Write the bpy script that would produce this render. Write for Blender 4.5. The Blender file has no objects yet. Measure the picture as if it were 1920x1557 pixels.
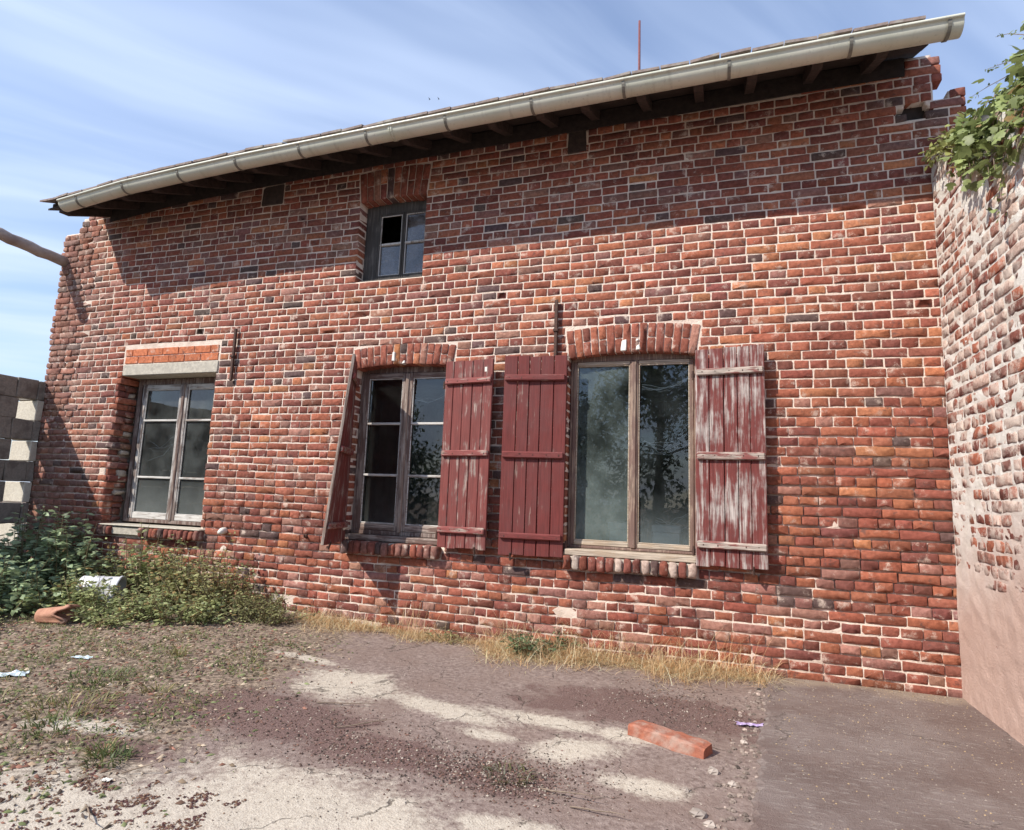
import bpy, math, random
import numpy as np
from mathutils import Vector, Matrix, noise as mnoise

R = math.radians
rng = np.random.default_rng(11)
random.seed(11)
scene = bpy.context.scene
COL = scene.collection

# ------------------------------------------------------------------ camera
CAM = Vector((0.149, -4.727, 1.175))
F_PX, YAW, PITCH, ROLL = 1128.7, R(18.85), R(7.80), R(2.13)
fwd = Vector((-math.sin(YAW) * math.cos(PITCH), math.cos(YAW) * math.cos(PITCH), math.sin(PITCH)))
rgt = Vector((math.cos(YAW), math.sin(YAW), 0))
up = rgt.cross(fwd)
rr = math.cos(ROLL) * rgt + math.sin(ROLL) * up
uu = -math.sin(ROLL) * rgt + math.cos(ROLL) * up
cam_d = bpy.data.cameras.new('camera')
cam_d.sensor_fit = 'HORIZONTAL'
cam_d.sensor_width = 36.0
cam_d.lens = F_PX / 1920.0 * 36.0
cam_d.clip_start = 0.05
cam_d.clip_end = 2000.0
cam = bpy.data.objects.new('camera', cam_d)
COL.objects.link(cam)
M = Matrix.Identity(4)
for i in range(3):
    M[i][0], M[i][1], M[i][2], M[i][3] = rr[i], uu[i], -fwd[i], CAM[i]
cam.matrix_world = M
scene.camera = cam

# ------------------------------------------------------------------ light
SUN_B, SUN_A = 0.90, 1.17            # light travels (B, 1, -A)
SUN_STRENGTH, SKY_STRENGTH, EXPOSURE = 5.0, 0.105, 0.33
sun_d = bpy.data.lights.new('sun', 'SUN')
sun_d.energy = SUN_STRENGTH
sun_d.angle = R(0.5)
sun_d.color = (1.0, 0.93, 0.84)
sun = bpy.data.objects.new('sun', sun_d)
COL.objects.link(sun)
L = Vector((SUN_B, 1.0, -SUN_A)).normalized()
sun.rotation_euler = L.to_track_quat('-Z', 'Y').to_euler()
sun.location = (-6, -8, 10)
world = bpy.data.worlds.new('World')
scene.world = world
world.use_nodes = True


class NT:
    """tiny helper round a node tree"""
    def __init__(s, tree):
        s.t = tree

    def n(s, typ, **kw):
        o = s.t.nodes.new(typ)
        for k, v in kw.items():
            setattr(o, k, v)
        return o

    def put(s, sock, v):
        if v is None:
            return
        if hasattr(v, 'is_output') or isinstance(v, bpy.types.NodeSocket):
            s.t.links.new(v, sock)
        elif sock.type == 'RGBA' and len(v) == 3:
            sock.default_value = (*v, 1)
        else:
            sock.default_value = v

    def noise(s, vec, scale, detail=3, rough=0.55, out=0, dist=0.0):
        o = s.n('ShaderNodeTexNoise')
        o.inputs['Scale'].default_value = scale
        o.inputs['Detail'].default_value = detail
        o.inputs['Roughness'].default_value = rough
        o.inputs['Distortion'].default_value = dist
        s.put(o.inputs['Vector'], vec)
        return o.outputs[out]

    def ramp(s, fac, a, b, lo=0.0, hi=1.0):
        o = s.n('ShaderNodeMapRange')
        o.interpolation_type = 'SMOOTHSTEP'
        s.put(o.inputs[0], fac)
        for k, v in zip((1, 2, 3, 4), (a, b, lo, hi)):
            o.inputs[k].default_value = v
        return o.outputs[0]

    def math(s, op, a, b=None, c=None):
        o = s.n('ShaderNodeMath', operation=op)
        for k, v in enumerate((a, b, c)):
            s.put(o.inputs[k], v)
        return o.outputs[0]

    def mix(s, fac, a, b, mode='MIX'):
        o = s.n('ShaderNodeMix', data_type='RGBA', blend_type=mode)
        s.put(o.inputs[0], fac)
        s.put(o.inputs[6], a)
        s.put(o.inputs[7], b)
        return o.outputs[2]

    def scale(s, vec, sc, loc=(0, 0, 0), rot=(0, 0, 0)):
        o = s.n('ShaderNodeMapping')
        s.put(o.inputs[0], vec)
        o.inputs['Scale'].default_value = sc
        o.inputs['Location'].default_value = loc
        o.inputs['Rotation'].default_value = rot
        return o.outputs[0]

    def pos(s):
        return s.n('ShaderNodeNewGeometry').outputs['Position']

    def attr(s, name, out='Color'):
        return s.n('ShaderNodeAttribute', attribute_name=name).outputs[out]

    def sep(s, vec):
        o = s.n('ShaderNodeSeparateXYZ')
        s.put(o.inputs[0], vec)
        return o.outputs

    def bump(s, h, strength=0.5, dist=0.01, normal=None):
        o = s.n('ShaderNodeBump')
        o.inputs['Strength'].default_value = strength
        o.inputs['Distance'].default_value = dist
        s.put(o.inputs['Height'], h)
        s.put(o.inputs['Normal'], normal)
        return o.outputs[0]


w = NT(world.node_tree)
wbg = world.node_tree.nodes['Background']
sky = w.n('ShaderNodeTexSky', sky_type='NISHITA')
sky.sun_disc = False
sky.sun_elevation = math.asin(-L.z)
sky.sun_rotation = math.atan2(-L.x, -L.y)
sky.air_density = 1.25
sky.dust_density = 0.3
sky.ozone_density = 1.6
# thin cirrus, streaked, the same over the whole sky
tc = w.n('ShaderNodeTexCoord').outputs['Generated']
sx, sy, sz = w.sep(tc)
den = w.math('ADD', w.math('MAXIMUM', sz, 0.0), 0.22)
cv = w.n('ShaderNodeCombineXYZ')
w.put(cv.inputs[0], w.math('DIVIDE', sx, den))
w.put(cv.inputs[1], w.math('DIVIDE', sy, den))
plane = cv.outputs[0]
warp = w.noise(plane, 1.1, 3, 0.5, out=1)
pw = w.n('ShaderNodeVectorMath', operation='MULTIPLY_ADD')
w.put(pw.inputs[0], warp)
pw.inputs[1].default_value = (0.22, 0.22, 0)
w.put(pw.inputs[2], plane)
pr = w.scale(pw.outputs[0], (1, 1, 1), rot=(0, 0, R(-42)))
st = w.noise(w.scale(pr, (0.30, 1.9, 1), loc=(4.2, 5.1, 0)), 1.1, 4, 0.50)
st2 = w.noise(w.scale(w.scale(pw.outputs[0], (1, 1, 1), rot=(0, 0, R(-50))), (0.55, 4.2, 1), loc=(3, 1, 0)), 1.4, 5, 0.55)
veil = w.noise(plane, 0.6, 3, 0.5)
cl = w.math('ADD', w.math('MULTIPLY', w.ramp(st, 0.40, 0.64), 0.60), w.math('MULTIPLY', w.ramp(st2, 0.42, 0.75), 0.20))
cl = w.math('ADD', cl, w.ramp(veil, 0.28, 0.70, 0.08, 0.34))
cl = w.math('MINIMUM', cl, 0.96)
skyb = w.mix(1.0, sky.outputs[0], (1.05, 1.16, 1.42), 'MULTIPLY')
skyc = w.mix(cl, skyb, (6.0, 7.2, 9.5))
w.put(wbg.inputs['Color'], skyc)
wbg.inputs['Strength'].default_value = SKY_STRENGTH
scene.view_settings.view_transform = 'Standard'
scene.view_settings.look = 'None'
scene.view_settings.exposure = EXPOSURE
scene.view_settings.gamma = 1.0
scene.view_settings.use_curve_mapping = False
scene.render.engine = 'CYCLES'
scene.cycles.max_bounces = 6
scene.cycles.diffuse_bounces = 3
scene.cycles.transparent_max_bounces = 12

# ------------------------------------------------------------------ object helpers
ORG = {}


def empty(name, loc, parent=None):
    o = bpy.data.objects.new(name, None)
    o.empty_display_size = 0.2
    COL.objects.link(o)
    p = ORG[parent.name] if parent else Vector((0, 0, 0))
    o.parent = parent
    o.location = Vector(loc) - p
    ORG[o.name] = Vector(loc)
    return o


def tag(o, label=None, cat=None, group=None, kind=None):
    for k, v in (('label', label), ('category', cat), ('group', group), ('kind', kind)):
        if v:
            o[k] = v
    return o


def mesh(name, V, Fc, mat, parent=None, smooth=False, attrs=None, origin=None, sharp=None):
    """one mesh object from world coordinates; its origin is put at its own base centre"""
    V = np.asarray(V, dtype=float).reshape(-1, 3)
    if origin is None:
        lo, hi = V.min(0), V.max(0)
        origin = np.array([(lo[0] + hi[0]) / 2, (lo[1] + hi[1]) / 2, lo[2]])
    origin = np.asarray(origin, dtype=float)
    me = bpy.data.meshes.new(name)
    if isinstance(Fc, np.ndarray):
        k = Fc.shape[1]
        me.vertices.add(len(V))
        me.vertices.foreach_set('co', (V - origin).ravel())
        me.loops.add(Fc.size)
        me.loops.foreach_set('vertex_index', Fc.ravel().astype(np.int32))
        me.polygons.add(len(Fc))
        me.polygons.foreach_set('loop_start', np.arange(0, Fc.size, k, dtype=np.int32))
        me.polygons.foreach_set('loop_total', np.full(len(Fc), k, dtype=np.int32))
        me.update(calc_edges=True)
    else:
        me.from_pydata((V - origin).tolist(), [], Fc)
    if smooth:
        me.polygons.foreach_set('use_smooth', [True] * len(me.polygons))
    for an, (typ, data) in (attrs or {}).items():
        a = me.attributes.new(an, typ, 'POINT')
        data = np.asarray(data, dtype=np.float32)
        if typ == 'FLOAT_COLOR':
            if data.shape[1] == 3:
                data = np.c_[data, np.ones(len(data))]
            a.data.foreach_set('color', data.astype(np.float32).ravel())
        else:
            a.data.foreach_set('value', data.ravel())
    me.validate()
    for m_ in (mat if isinstance(mat, list) else [mat]):
        me.materials.append(m_)
    o = bpy.data.objects.new(name, me)
    COL.objects.link(o)
    p = ORG[parent.name] if parent else Vector((0, 0, 0))
    o.parent = parent
    o.location = Vector(origin) - p
    ORG[o.name] = Vector(origin)
    return o


class MB:
    """collects shapes of ONE part"""
    def __init__(s):
        s.V, s.F = [], []

    def add(s, V, Fc):
        b = len(s.V)
        s.V.extend([tuple(v) for v in V])
        s.F.extend([tuple(b + i for i in f) for f in Fc])
        return s

    def box(s, x0, x1, y0, y1, z0, z1, ch=0.004, jit=0.0):
        lo, hi = np.array([x0, y0, z0]), np.array([x1, y1, z1])
        ch = min(ch, 0.45 * float((hi - lo).min()))
        V, idx = [], {}
        for a in (0, 1):
            for b in (0, 1):
                for c in (0, 1):
                    co = np.array([(lo, hi)[a][0], (lo, hi)[b][1], (lo, hi)[c][2]]) + rng.normal(0, 1, 3) * jit
                    sg = np.array([1 - 2 * a, 1 - 2 * b, 1 - 2 * c]) * ch
                    for ax in range(3):       # vertex lying on the face of axis ax
                        p = co + sg
                        p[ax] = co[ax]
                        idx[(a, b, c, ax)] = len(V)
                        V.append(p)
        Fc = []
        for ax in range(3):
            o1, o2 = [k for k in range(3) if k != ax]
            for sd in (0, 1):
                q = []
                for u, v in ((0, 0), (1, 0), (1, 1), (0, 1)):
                    k = [0, 0, 0]
                    k[ax], k[o1], k[o2] = sd, u, v
                    q.append(idx[(*k, ax)])
                flip = (sd == 0) ^ (ax == 1)
                Fc.append(q[::-1] if flip else q)
        for ax in range(3):                    # edges parallel to ax
            o1, o2 = [k for k in range(3) if k != ax]
            for u in (0, 1):
                for v in (0, 1):
                    k0, k1 = [0, 0, 0], [0, 0, 0]
                    k0[o1] = k1[o1] = u
                    k0[o2] = k1[o2] = v
                    k1[ax] = 1
                    q = [idx[(*k0, o1)], idx[(*k1, o1)], idx[(*k1, o2)], idx[(*k0, o2)]]
                    flip = ((u == v) ^ (ax == 1))
                    Fc.append(q[::-1] if flip else q)
        for a in (0, 1):
            for b in (0, 1):
                for c in (0, 1):
                    q = [idx[(a, b, c, 0)], idx[(a, b, c, 1)], idx[(a, b, c, 2)]]
                    Fc.append(q if (a + b + c) % 2 == 1 else q[::-1])
        return s.add(V, Fc)

    def tube(s, pts, rad, n=8, caps=True):
        pts = [Vector(p) for p in pts]
        rad = rad if hasattr(rad, '__len__') else [rad] * len(pts)
        V, Fc = [], []
        ref = Vector((0.13, 0.21, 1)).normalized()
        for i, p in enumerate(pts):
            t = (pts[min(i + 1, len(pts) - 1)] - pts[max(i - 1, 0)]).normalized()
            a = t.cross(ref)
            if a.length < 0.15:
                a = t.cross(Vector((1, 0.1, 0)))
            a.normalize()
            b = t.cross(a)
            for k in range(n):
                an = 2 * math.pi * k / n
                V.append(p + (a * math.cos(an) + b * math.sin(an)) * rad[i])
        for i in range(len(pts) - 1):
            for k in range(n):
                k2 = (k + 1) % n
                Fc.append((i * n + k, i * n + k2, (i + 1) * n + k2, (i + 1) * n + k))
        if caps:
            Fc.append(tuple(range(n))[::-1])
            Fc.append(tuple((len(pts) - 1) * n + k for k in range(n)))
        return s.add(V, Fc)

    def build(s, name, mat, parent=None, smooth=False, xf=None, attrs=None):
        V = np.array(s.V)
        if xf:
            V = np.array([xf(*v) for v in V])
        return mesh(name, V, s.F, mat, parent, smooth, attrs)


# ------------------------------------------------------------------ materials
def material(name, rough=0.8, metallic=0.0, spec=0.3):
    m = bpy.data.materials.new(name)
    m.use_nodes = True
    b = m.node_tree.nodes['Principled BSDF']
    b.inputs['Roughness'].default_value = rough
    b.inputs['Metallic'].default_value = metallic
    b.inputs['Specular IOR Level'].default_value = spec
    return m, NT(m.node_tree), b


def brick_material(name, pale=0.60, pale_col=(0.66, 0.54, 0.45), bump=0.32):
    m, t, b = material(name, 0.88, spec=0.2)
    p = t.pos()
    c = t.attr('Col')
    n1 = t.noise(p, 34, 4, 0.65)
    n2 = t.noise(p, 10, 4, 0.62)
    n3 = t.noise(p, 140, 2, 0.6)
    c = t.mix(1.0, c, t.mix(t.ramp(n1, 0.25, 0.75), (0.66, 0.62, 0.60), (1.22, 1.24, 1.24)), 'MULTIPLY')
    # lime bloom and mortar smears
    c = t.mix(t.math('MULTIPLY', t.ramp(t.math('ADD', n2, t.math('MULTIPLY', n3, 0.25)), pale + 0.08, pale + 0.24), 0.60), c, pale_col)
    # soot, burnt spots
    n4 = t.noise(t.scale(p, (1, 1, 1), loc=(7, 3, 5)), 13, 3, 0.7)
    c = t.mix(t.math('MULTIPLY', t.ramp(n4, 0.57, 0.72), 0.70), c, (0.075, 0.050, 0.046))
    c = t.mix(t.math('MULTIPLY', t.ramp(n3, 0.60, 0.72), 0.30), c, (0.09, 0.05, 0.045))
    t.put(b.inputs['Base Color'], c)
    h = t.math('ADD', t.math('MULTIPLY', n1, 0.7), t.math('MULTIPLY', n3, 0.5))
    t.put(b.inputs['Normal'], t.bump(h, bump, 0.012))
    return m


def mortar_material(name, c0, c1, dark, dirt=0.5):
    m, t, b = material(name, 0.95, spec=0.1)
    p = t.pos()
    n1 = t.noise(p, 12, 4, 0.6)
    n2 = t.noise(p, 90, 3, 0.7)
    n3 = t.noise(p, 2.2, 3, 0.6)
    c = t.mix(t.ramp(n1, 0.3, 0.7), c0, c1)
    c = t.mix(t.math('MULTIPLY', t.ramp(n3, 0.45, 0.72), dirt), c, dark)
    c = t.mix(t.math('MULTIPLY', t.ramp(n2, 0.55, 0.75), 0.4), c, dark)
    t.put(b.inputs['Base Color'], c)
    t.put(b.inputs['Normal'], t.bump(t.math('ADD', n1, n2), 0.8, 0.01))
    return m


def wood_material(name, paint, under, wear, axis='z', rough=0.7, grain=0.5, wear_soft=0.06):
    """painted planks; wear = how much paint has peeled"""
    m, t, b = material(name, rough, spec=0.3)
    p = t.pos()
    sc = {'z': (26, 26, 2.2), 'x': (2.2, 26, 26)}[axis]
    sc2 = {'z': (120, 120, 5), 'x': (5, 120, 120)}[axis]
    g = t.noise(t.scale(p, sc), 1.6, 5, 0.65, dist=0.3)
    g2 = t.noise(t.scale(p, sc2), 1.0, 3, 0.6)
    n = t.noise(p, 5, 4, 0.6)
    mask = t.math('ADD', t.math('MULTIPLY', g, 0.62), t.math('MULTIPLY', n, 0.38))
    mask = t.ramp(mask, 0.62 - wear * 0.22 - wear_soft * 0.5, 0.62 - wear * 0.22 + wear_soft)
    wood = t.mix(t.ramp(g2, 0.3, 0.7), tuple(0.45 * v for v in under), under)
    pa = t.mix(t.ramp(g2, 0.2, 0.8), tuple(0.62 * v for v in paint), tuple(1.12 * v for v in paint))
    pa = t.mix(t.ramp(n, 0.35, 0.7, 0, 0.35), pa, tuple(0.5 * v + 0.04 for v in paint))
    t.put(b.inputs['Base Color'], t.mix(mask, pa, wood))
    h = t.math('ADD', t.math('MULTIPLY', g2, grain), t.math('MULTIPLY', mask, -0.5))
    t.put(b.inputs['Normal'], t.bump(h, 0.5, 0.004))
    return m


def rough_material(name, c0, c1, scale=20, rough=0.85, bump=0.4, metallic=0.0, spec=0.3, c2=None):
    m, t, b = material(name, rough, metallic, spec)
    p = t.pos()
    n1 = t.noise(p, scale, 5, 0.65)
    n2 = t.noise(p, scale * 0.17, 4, 0.6)
    c = t.mix(t.ramp(n1, 0.3, 0.7), c0, c1)
    if c2:
        c = t.mix(t.ramp(n2, 0.48, 0.66), c, c2)
    t.put(b.inputs['Base Color'], c)
    t.put(b.inputs['Normal'], t.bump(n1, bump, 0.01))
    return m


def leaf_material(name, spec=0.35):
    m, t, b = material(name, 0.5, spec=spec)
    c = t.attr('Col')
    p = t.pos()
    c = t.mix(1.0, c, t.mix(t.noise(p, 60, 2), (0.7, 0.7, 0.7), (1.3, 1.3, 1.3)), 'MULTIPLY')
    t.put(b.inputs['Base Color'], c)
    tr = t.n('ShaderNodeBsdfTranslucent')
    t.put(tr.inputs['Color'], c)
    mx = t.n('ShaderNodeMixShader')
    mx.inputs[0].default_value = 0.38
    t.t.links.new(b.outputs[0], mx.inputs[1])
    t.t.links.new(tr.outputs[0], mx.inputs[2])
    t.t.links.new(mx.outputs[0], t.t.nodes['Material Output'].inputs[0])
    return m


def glass_material(name, dust=0.2, dust_col=(0.42, 0.46, 0.44), tint=(0.9, 0.95, 0.93), edge=0.0, z0=0.0, z1=1.0):
    """thin old pane: clear + mirror by angle, with a film of dust"""
    m = bpy.data.materials.new(name)
    m.use_nodes = True
    t = NT(m.node_tree)
    t.t.nodes.remove(t.t.nodes['Principled BSDF'])
    tr = t.n('ShaderNodeBsdfTransparent')
    tr.inputs[0].default_value = (*tint, 1)
    gl = t.n('ShaderNodeBsdfGlossy')
    gl.inputs['Roughness'].default_value = 0.015
    df = t.n('ShaderNodeBsdfDiffuse')
    df.inputs['Color'].default_value = (*dust_col, 1)
    p = t.pos()
    wob = t.noise(p, 3.0, 1, 0.4)
    bn = t.bump(wob, 0.05, 0.02)
    t.put(gl.inputs['Normal'], bn)
    fr = t.n('ShaderNodeFresnel')
    fr.inputs['IOR'].default_value = 1.55
    fac = t.math('MINIMUM', t.math('MULTIPLY', fr.outputs[0], 1.9), 1.0)
    mx = t.n('ShaderNodeMixShader')
    t.put(mx.inputs[0], fac)
    t.t.links.new(tr.outputs[0], mx.inputs[1])
    t.t.links.new(gl.outputs[0], mx.inputs[2])
    n = t.noise(p, 6, 5, 0.65)
    n2 = t.noise(p, 1.9, 3, 0.6)
    dm = t.math('MULTIPLY', t.ramp(t.math('ADD', t.math('MULTIPLY', n, 0.5), t.math('MULTIPLY', n2, 0.5)), 0.3, 0.72), dust)
    if edge > 0:      # dust caught on the lower part of the pane
        zz = t.sep(p)[2]
        dm = t.math('ADD', dm, t.math('MULTIPLY', t.ramp(t.math('ADD', zz, t.math('MULTIPLY', n, 0.35)), z1 + 0.17, z0 + 0.17), edge))
    mx2 = t.n('ShaderNodeMixShader')
    t.put(mx2.inputs[0], dm)
    t.t.links.new(mx.outputs[0], mx2.inputs[1])
    t.t.links.new(df.outputs[0], mx2.inputs[2])
    t.t.links.new(mx2.outputs[0], t.t.nodes['Material Output'].inputs[0])
    return m


MT = {}
MT['brick'] = brick_material('weathered_brick')
MT['brick_side'] = brick_material('side_wall_brick', pale=0.47, pale_col=(0.66, 0.58, 0.50), bump=0.6)
MT['new_brick'] = rough_material('new_orange_brick', (0.52, 0.155, 0.065), (0.60, 0.21, 0.10), 60, 0.85, 0.3)
MT['mortar'] = mortar_material('lime_mortar', (0.78, 0.655, 0.555), (0.66, 0.54, 0.45), (0.40, 0.29, 0.23), 0.5)
MT['mortar_side'] = mortar_material('rough_pointing', (0.56, 0.50, 0.43), (0.45, 0.38, 0.32), (0.26, 0.20, 0.17), 0.6)
MT['cement'] = rough_material('cement', (0.50, 0.46, 0.38), (0.36, 0.33, 0.28), 30, 0.92, 0.5)
MT['block'] = rough_material('concrete_block_shaded', (0.27, 0.245, 0.21), (0.20, 0.18, 0.155), 45, 0.95, 0.8, c2=(0.16, 0.14, 0.12))  # tone darkened to carry the shade on the wall's near face
MT['block_sunlit'] = rough_material('concrete_block_sunlit', (0.58, 0.54, 0.45), (0.47, 0.43, 0.36), 45, 0.95, 0.6)  # lighter copy with sunlight in the colour, for block ends in the gaps
RED = (0.165, 0.034, 0.030)
MT['shutter_sound'] = wood_material('red_paint_sound', RED, (0.34, 0.24, 0.20), 0.02)
MT['shutter_sound_h'] = wood_material('red_paint_sound_across', (0.19, 0.042, 0.038), (0.34, 0.24, 0.20), 0.08, 'x')
MT['shutter_worn'] = wood_material('red_paint_worn', (0.195, 0.050, 0.043), (0.40, 0.30, 0.26), 0.34)
MT['shutter_worn_h'] = wood_material('red_paint_worn_across', (0.26, 0.07, 0.062), (0.42, 0.32, 0.27), 0.45, 'x')
MT['shutter_peeled'] = wood_material('red_paint_peeled', (0.165, 0.038, 0.033), (0.56, 0.50, 0.46), 0.50, wear_soft=0.12)
MT['shutter_peeled_h'] = wood_material('red_paint_peeled_across', (0.24, 0.08, 0.07), (0.50, 0.42, 0.36), 0.78, 'x')
MT['grey_wood'] = wood_material('grey_bare_wood', (0.40, 0.33, 0.28), (0.28, 0.20, 0.16), 0.6)
MT['frame_brown'] = wood_material('brown_frame', (0.15, 0.095, 0.078), (0.36, 0.29, 0.25), 0.55)
MT['frame_brown_h'] = wood_material('brown_frame_across', (0.17, 0.11, 0.09), (0.42, 0.34, 0.29), 0.65, 'x')
MT['frame_pale'] = wood_material('pale_frame', (0.20, 0.125, 0.10), (0.36, 0.26, 0.20), 0.5)
MT['frame_pale_h'] = wood_material('pale_frame_across', (0.42, 0.33, 0.24), (0.55, 0.46, 0.36), 0.7, 'x')
MT['frame_grey'] = wood_material('dark_grey_frame', (0.075, 0.069, 0.064), (0.14, 0.13, 0.12), 0.45, rough=0.9)
MT['white_paint'] = wood_material('old_white_paint', (0.62, 0.60, 0.56), (0.36, 0.30, 0.26), 0.35, 'x')
MT['white_paint_z'] = wood_material('old_white_paint_up', (0.60, 0.58, 0.55), (0.34, 0.29, 0.25), 0.4, 'z')
MT['white_worn'] = wood_material('worn_white_paint', (0.46, 0.43, 0.40), (0.20, 0.15, 0.13), 0.62, 'z')
MT['glass_clean'] = glass_material('pane_clean', 0.03, edge=0.05, z0=0.8, z1=1.3)
MT['glass_mid'] = glass_material('pane_dusty', 0.15, edge=0.20, z0=0.7, z1=1.4)
MT['glass_dust'] = glass_material('pane_green_dust', 0.27, dust_col=(0.27, 0.34, 0.32), edge=0.22, z0=0.8, z1=1.9)
MT['glass_big'] = glass_material('pane_streaked', 0.07, dust_col=(0.30, 0.36, 0.36), edge=0.28, z0=0.75, z1=1.25)
MT['glass_attic'] = glass_material('pane_attic', 0.42, dust_col=(0.44, 0.46, 0.50))
m_, t, b = material('zinc_gutter', 0.40, 0.0, 0.5)
p = t.pos()
z1_, z2_ = t.noise(t.scale(p, (9, 2, 2)), 1.5, 5, 0.65), t.noise(p, 3.0, 4, 0.6)
c = t.mix(t.ramp(z2_, 0.3, 0.7), (0.56, 0.57, 0.46), (0.64, 0.63, 0.53))
c = t.mix(t.ramp(z1_, 0.52, 0.75, 0, 0.55), c, (0.36, 0.34, 0.27))
c = t.mix(t.ramp(t.noise(p, 45, 3, 0.7), 0.60, 0.72, 0, 0.4), c, (0.25, 0.23, 0.19))
t.put(b.inputs['Base Color'], c)
t.put(b.inputs['Normal'], t.bump(t.noise(p, 5, 2), 0.15, 0.02))
MT['zinc'] = m_
MT['zinc_dark'] = rough_material('gutter_strap', (0.26, 0.25, 0.21), (0.17, 0.16, 0.14), 30, 0.6, 0.2, 0.3, 0.4)
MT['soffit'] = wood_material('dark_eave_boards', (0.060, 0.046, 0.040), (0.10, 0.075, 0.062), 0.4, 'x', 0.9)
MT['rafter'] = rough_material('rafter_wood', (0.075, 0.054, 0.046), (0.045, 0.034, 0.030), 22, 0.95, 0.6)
MT['tile'] = rough_material('clay_roof_tile', (0.28, 0.215, 0.19), (0.18, 0.14, 0.125), 26, 0.9, 0.5, c2=(0.36, 0.33, 0.29))
MT['beam'] = rough_material('dark_beam', (0.05, 0.038, 0.034), (0.03, 0.024, 0.022), 22, 0.95, 0.6)  # near-black timber, also colours the shade box in the corner hole
MT['iron'] = rough_material('rusty_iron', (0.065, 0.042, 0.036), (0.11, 0.06, 0.045), 50, 0.8, 0.5, 0.3)
MT['white'] = rough_material('white_ceramic', (0.80, 0.77, 0.70), (0.66, 0.62, 0.55), 40, 0.5, 0.1)
MT['plastic_white'] = rough_material('white_plastic', (0.66, 0.67, 0.71), (0.55, 0.56, 0.60), 12, 0.5, 0.05, spec=0.4, c2=(0.42, 0.42, 0.42))
MT['plaster'] = rough_material('inside_plaster', (0.34, 0.33, 0.30), (0.26, 0.25, 0.23), 6, 0.95, 0.2)
MT['ivory_box'] = rough_material('cardboard_white', (0.68, 0.68, 0.66), (0.60, 0.60, 0.58), 9, 0.8, 0.05)
MT['log'] = rough_material('weathered_pole', (0.40, 0.34, 0.30), (0.32, 0.26, 0.23), 14, 0.7, 0.3, c2=(0.24, 0.18, 0.155))
MT['terracotta'] = rough_material('terracotta', (0.37, 0.135, 0.080), (0.28, 0.100, 0.066), 40, 0.9, 0.6, c2=(0.36, 0.235, 0.185))
MT['old_pot'] = rough_material('old_clay', (0.46, 0.25, 0.17), (0.34, 0.17, 0.12), 25, 0.9, 0.4, c2=(0.22, 0.14, 0.11))
MT['leaf'] = leaf_material('weed_leaf')
MT['ivy'] = leaf_material('ivy_leaf', 0.5)
MT['dry'] = leaf_material('dry_grass', 0.2)
MT['stem'] = rough_material('green_stem', (0.14, 0.13, 0.06), (0.20, 0.15, 0.09), 40, 0.8, 0.2)
MT['twig'] = rough_material('twig', (0.26, 0.20, 0.15), (0.16, 0.12, 0.09), 40, 0.9, 0.3)
MT['bark'] = rough_material('bark', (0.14, 0.11, 0.085), (0.08, 0.062, 0.05), 14, 0.95, 0.8)
MT['web'] = rough_material('cobweb', (0.74, 0.76, 0.76), (0.60, 0.62, 0.62), 30, 0.9, 0.0)
MT['blue_plastic'] = rough_material('pale_blue_sheet', (0.46, 0.58, 0.62), (0.58, 0.66, 0.68), 12, 0.4, 0.1, spec=0.5)
MT['purple_plastic'] = rough_material('purple_wrapper', (0.24, 0.14, 0.36), (0.45, 0.38, 0.50), 60, 0.4, 0.1, spec=0.5)
MT['bird'] = rough_material('dark_feathers', (0.04, 0.04, 0.045), (0.06, 0.06, 0.065), 30, 0.8, 0.1)
MT['render'] = rough_material('pink_render', (0.47, 0.34, 0.28), (0.40, 0.27, 0.22), 8, 0.95, 0.25, c2=(0.36, 0.22, 0.17))
MT['mast'] = rough_material('red_brown_paint', (0.20, 0.07, 0.07), (0.15, 0.05, 0.05), 30, 0.6, 0.1)

_m, _t, _b = material('debris', 0.92, spec=0.15)          # loose chips, own colours
_t.put(_b.inputs['Base Color'], _t.attr('Col'))
MT['debris'] = _m


# ------------------------------------------------------------------ numbers of the place
RIM = np.array([(-7.0, 3.985), (-6.3, 4.033), (-5.4, 4.118), (-4.66, 4.150), (-4.0, 4.172), (-2.6, 4.195), (-1.15, 4.212), (0.25, 4.222), (1.0, 4.227), (1.9, 4.222)])
TANR = 0.45


def rim(x):
    return float(np.interp(x, RIM[:, 0], RIM[:, 1]))


def under_roof(x, y):       # underside of the eave boards
    return rim(x) + 0.000 + (y + 0.62) * TANR


def gz(x, y):               # ground height
    h = 0.085 * (1 / (1 + math.exp(max(-60, min(60, (x + 2.9) * 2.6))))) * math.exp(-max(0.0, -y - 0.15) / 1.0)
    if x < 0.36:
        h += 0.012 * mnoise.noise((x * 1.7, y * 1.7, 0.3)) + 0.007 * mnoise.noise((x * 6, y * 6, 2.3))
    return h


def in_front(x):
    return x


Z0, PITCH_C = -0.14, 0.0700
OPEN = [   # brick openings (x0,x1,z0,z1)
    (-5.95, -4.667, 0.745, 2.325),
    (-3.02, -2.03, 0.745, 2.335),
    (-0.985, 0.015, 0.745, 2.355),
    (-3.09, -2.39, 3.155, 3.965)]
SILLS = [(-5.96, -4.60, 0.632, 0.745), (-3.04, -2.05, 0.636, 0.748), (-1.0, 0.02, 0.636, 0.748)]
# arches: x0,x1 (spring), z spring, rise, height, number
ARCHES = [(-3.02, -2.03, 2.300, 0.035, 0.187, 15), (-0.985, 0.015, 2.322, 0.036, 0.232, 16), (-3.09, -2.39, 3.945, 0.020, 0.303, 10)]


def arch_geo(a):
    x0, x1, z, rise, h, n = a
    c = (x1 - x0) / 2
    Rr = (c * c + rise * rise) / (2 * rise)
    return (x0 + x1) / 2, z + rise - Rr, Rr


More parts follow.
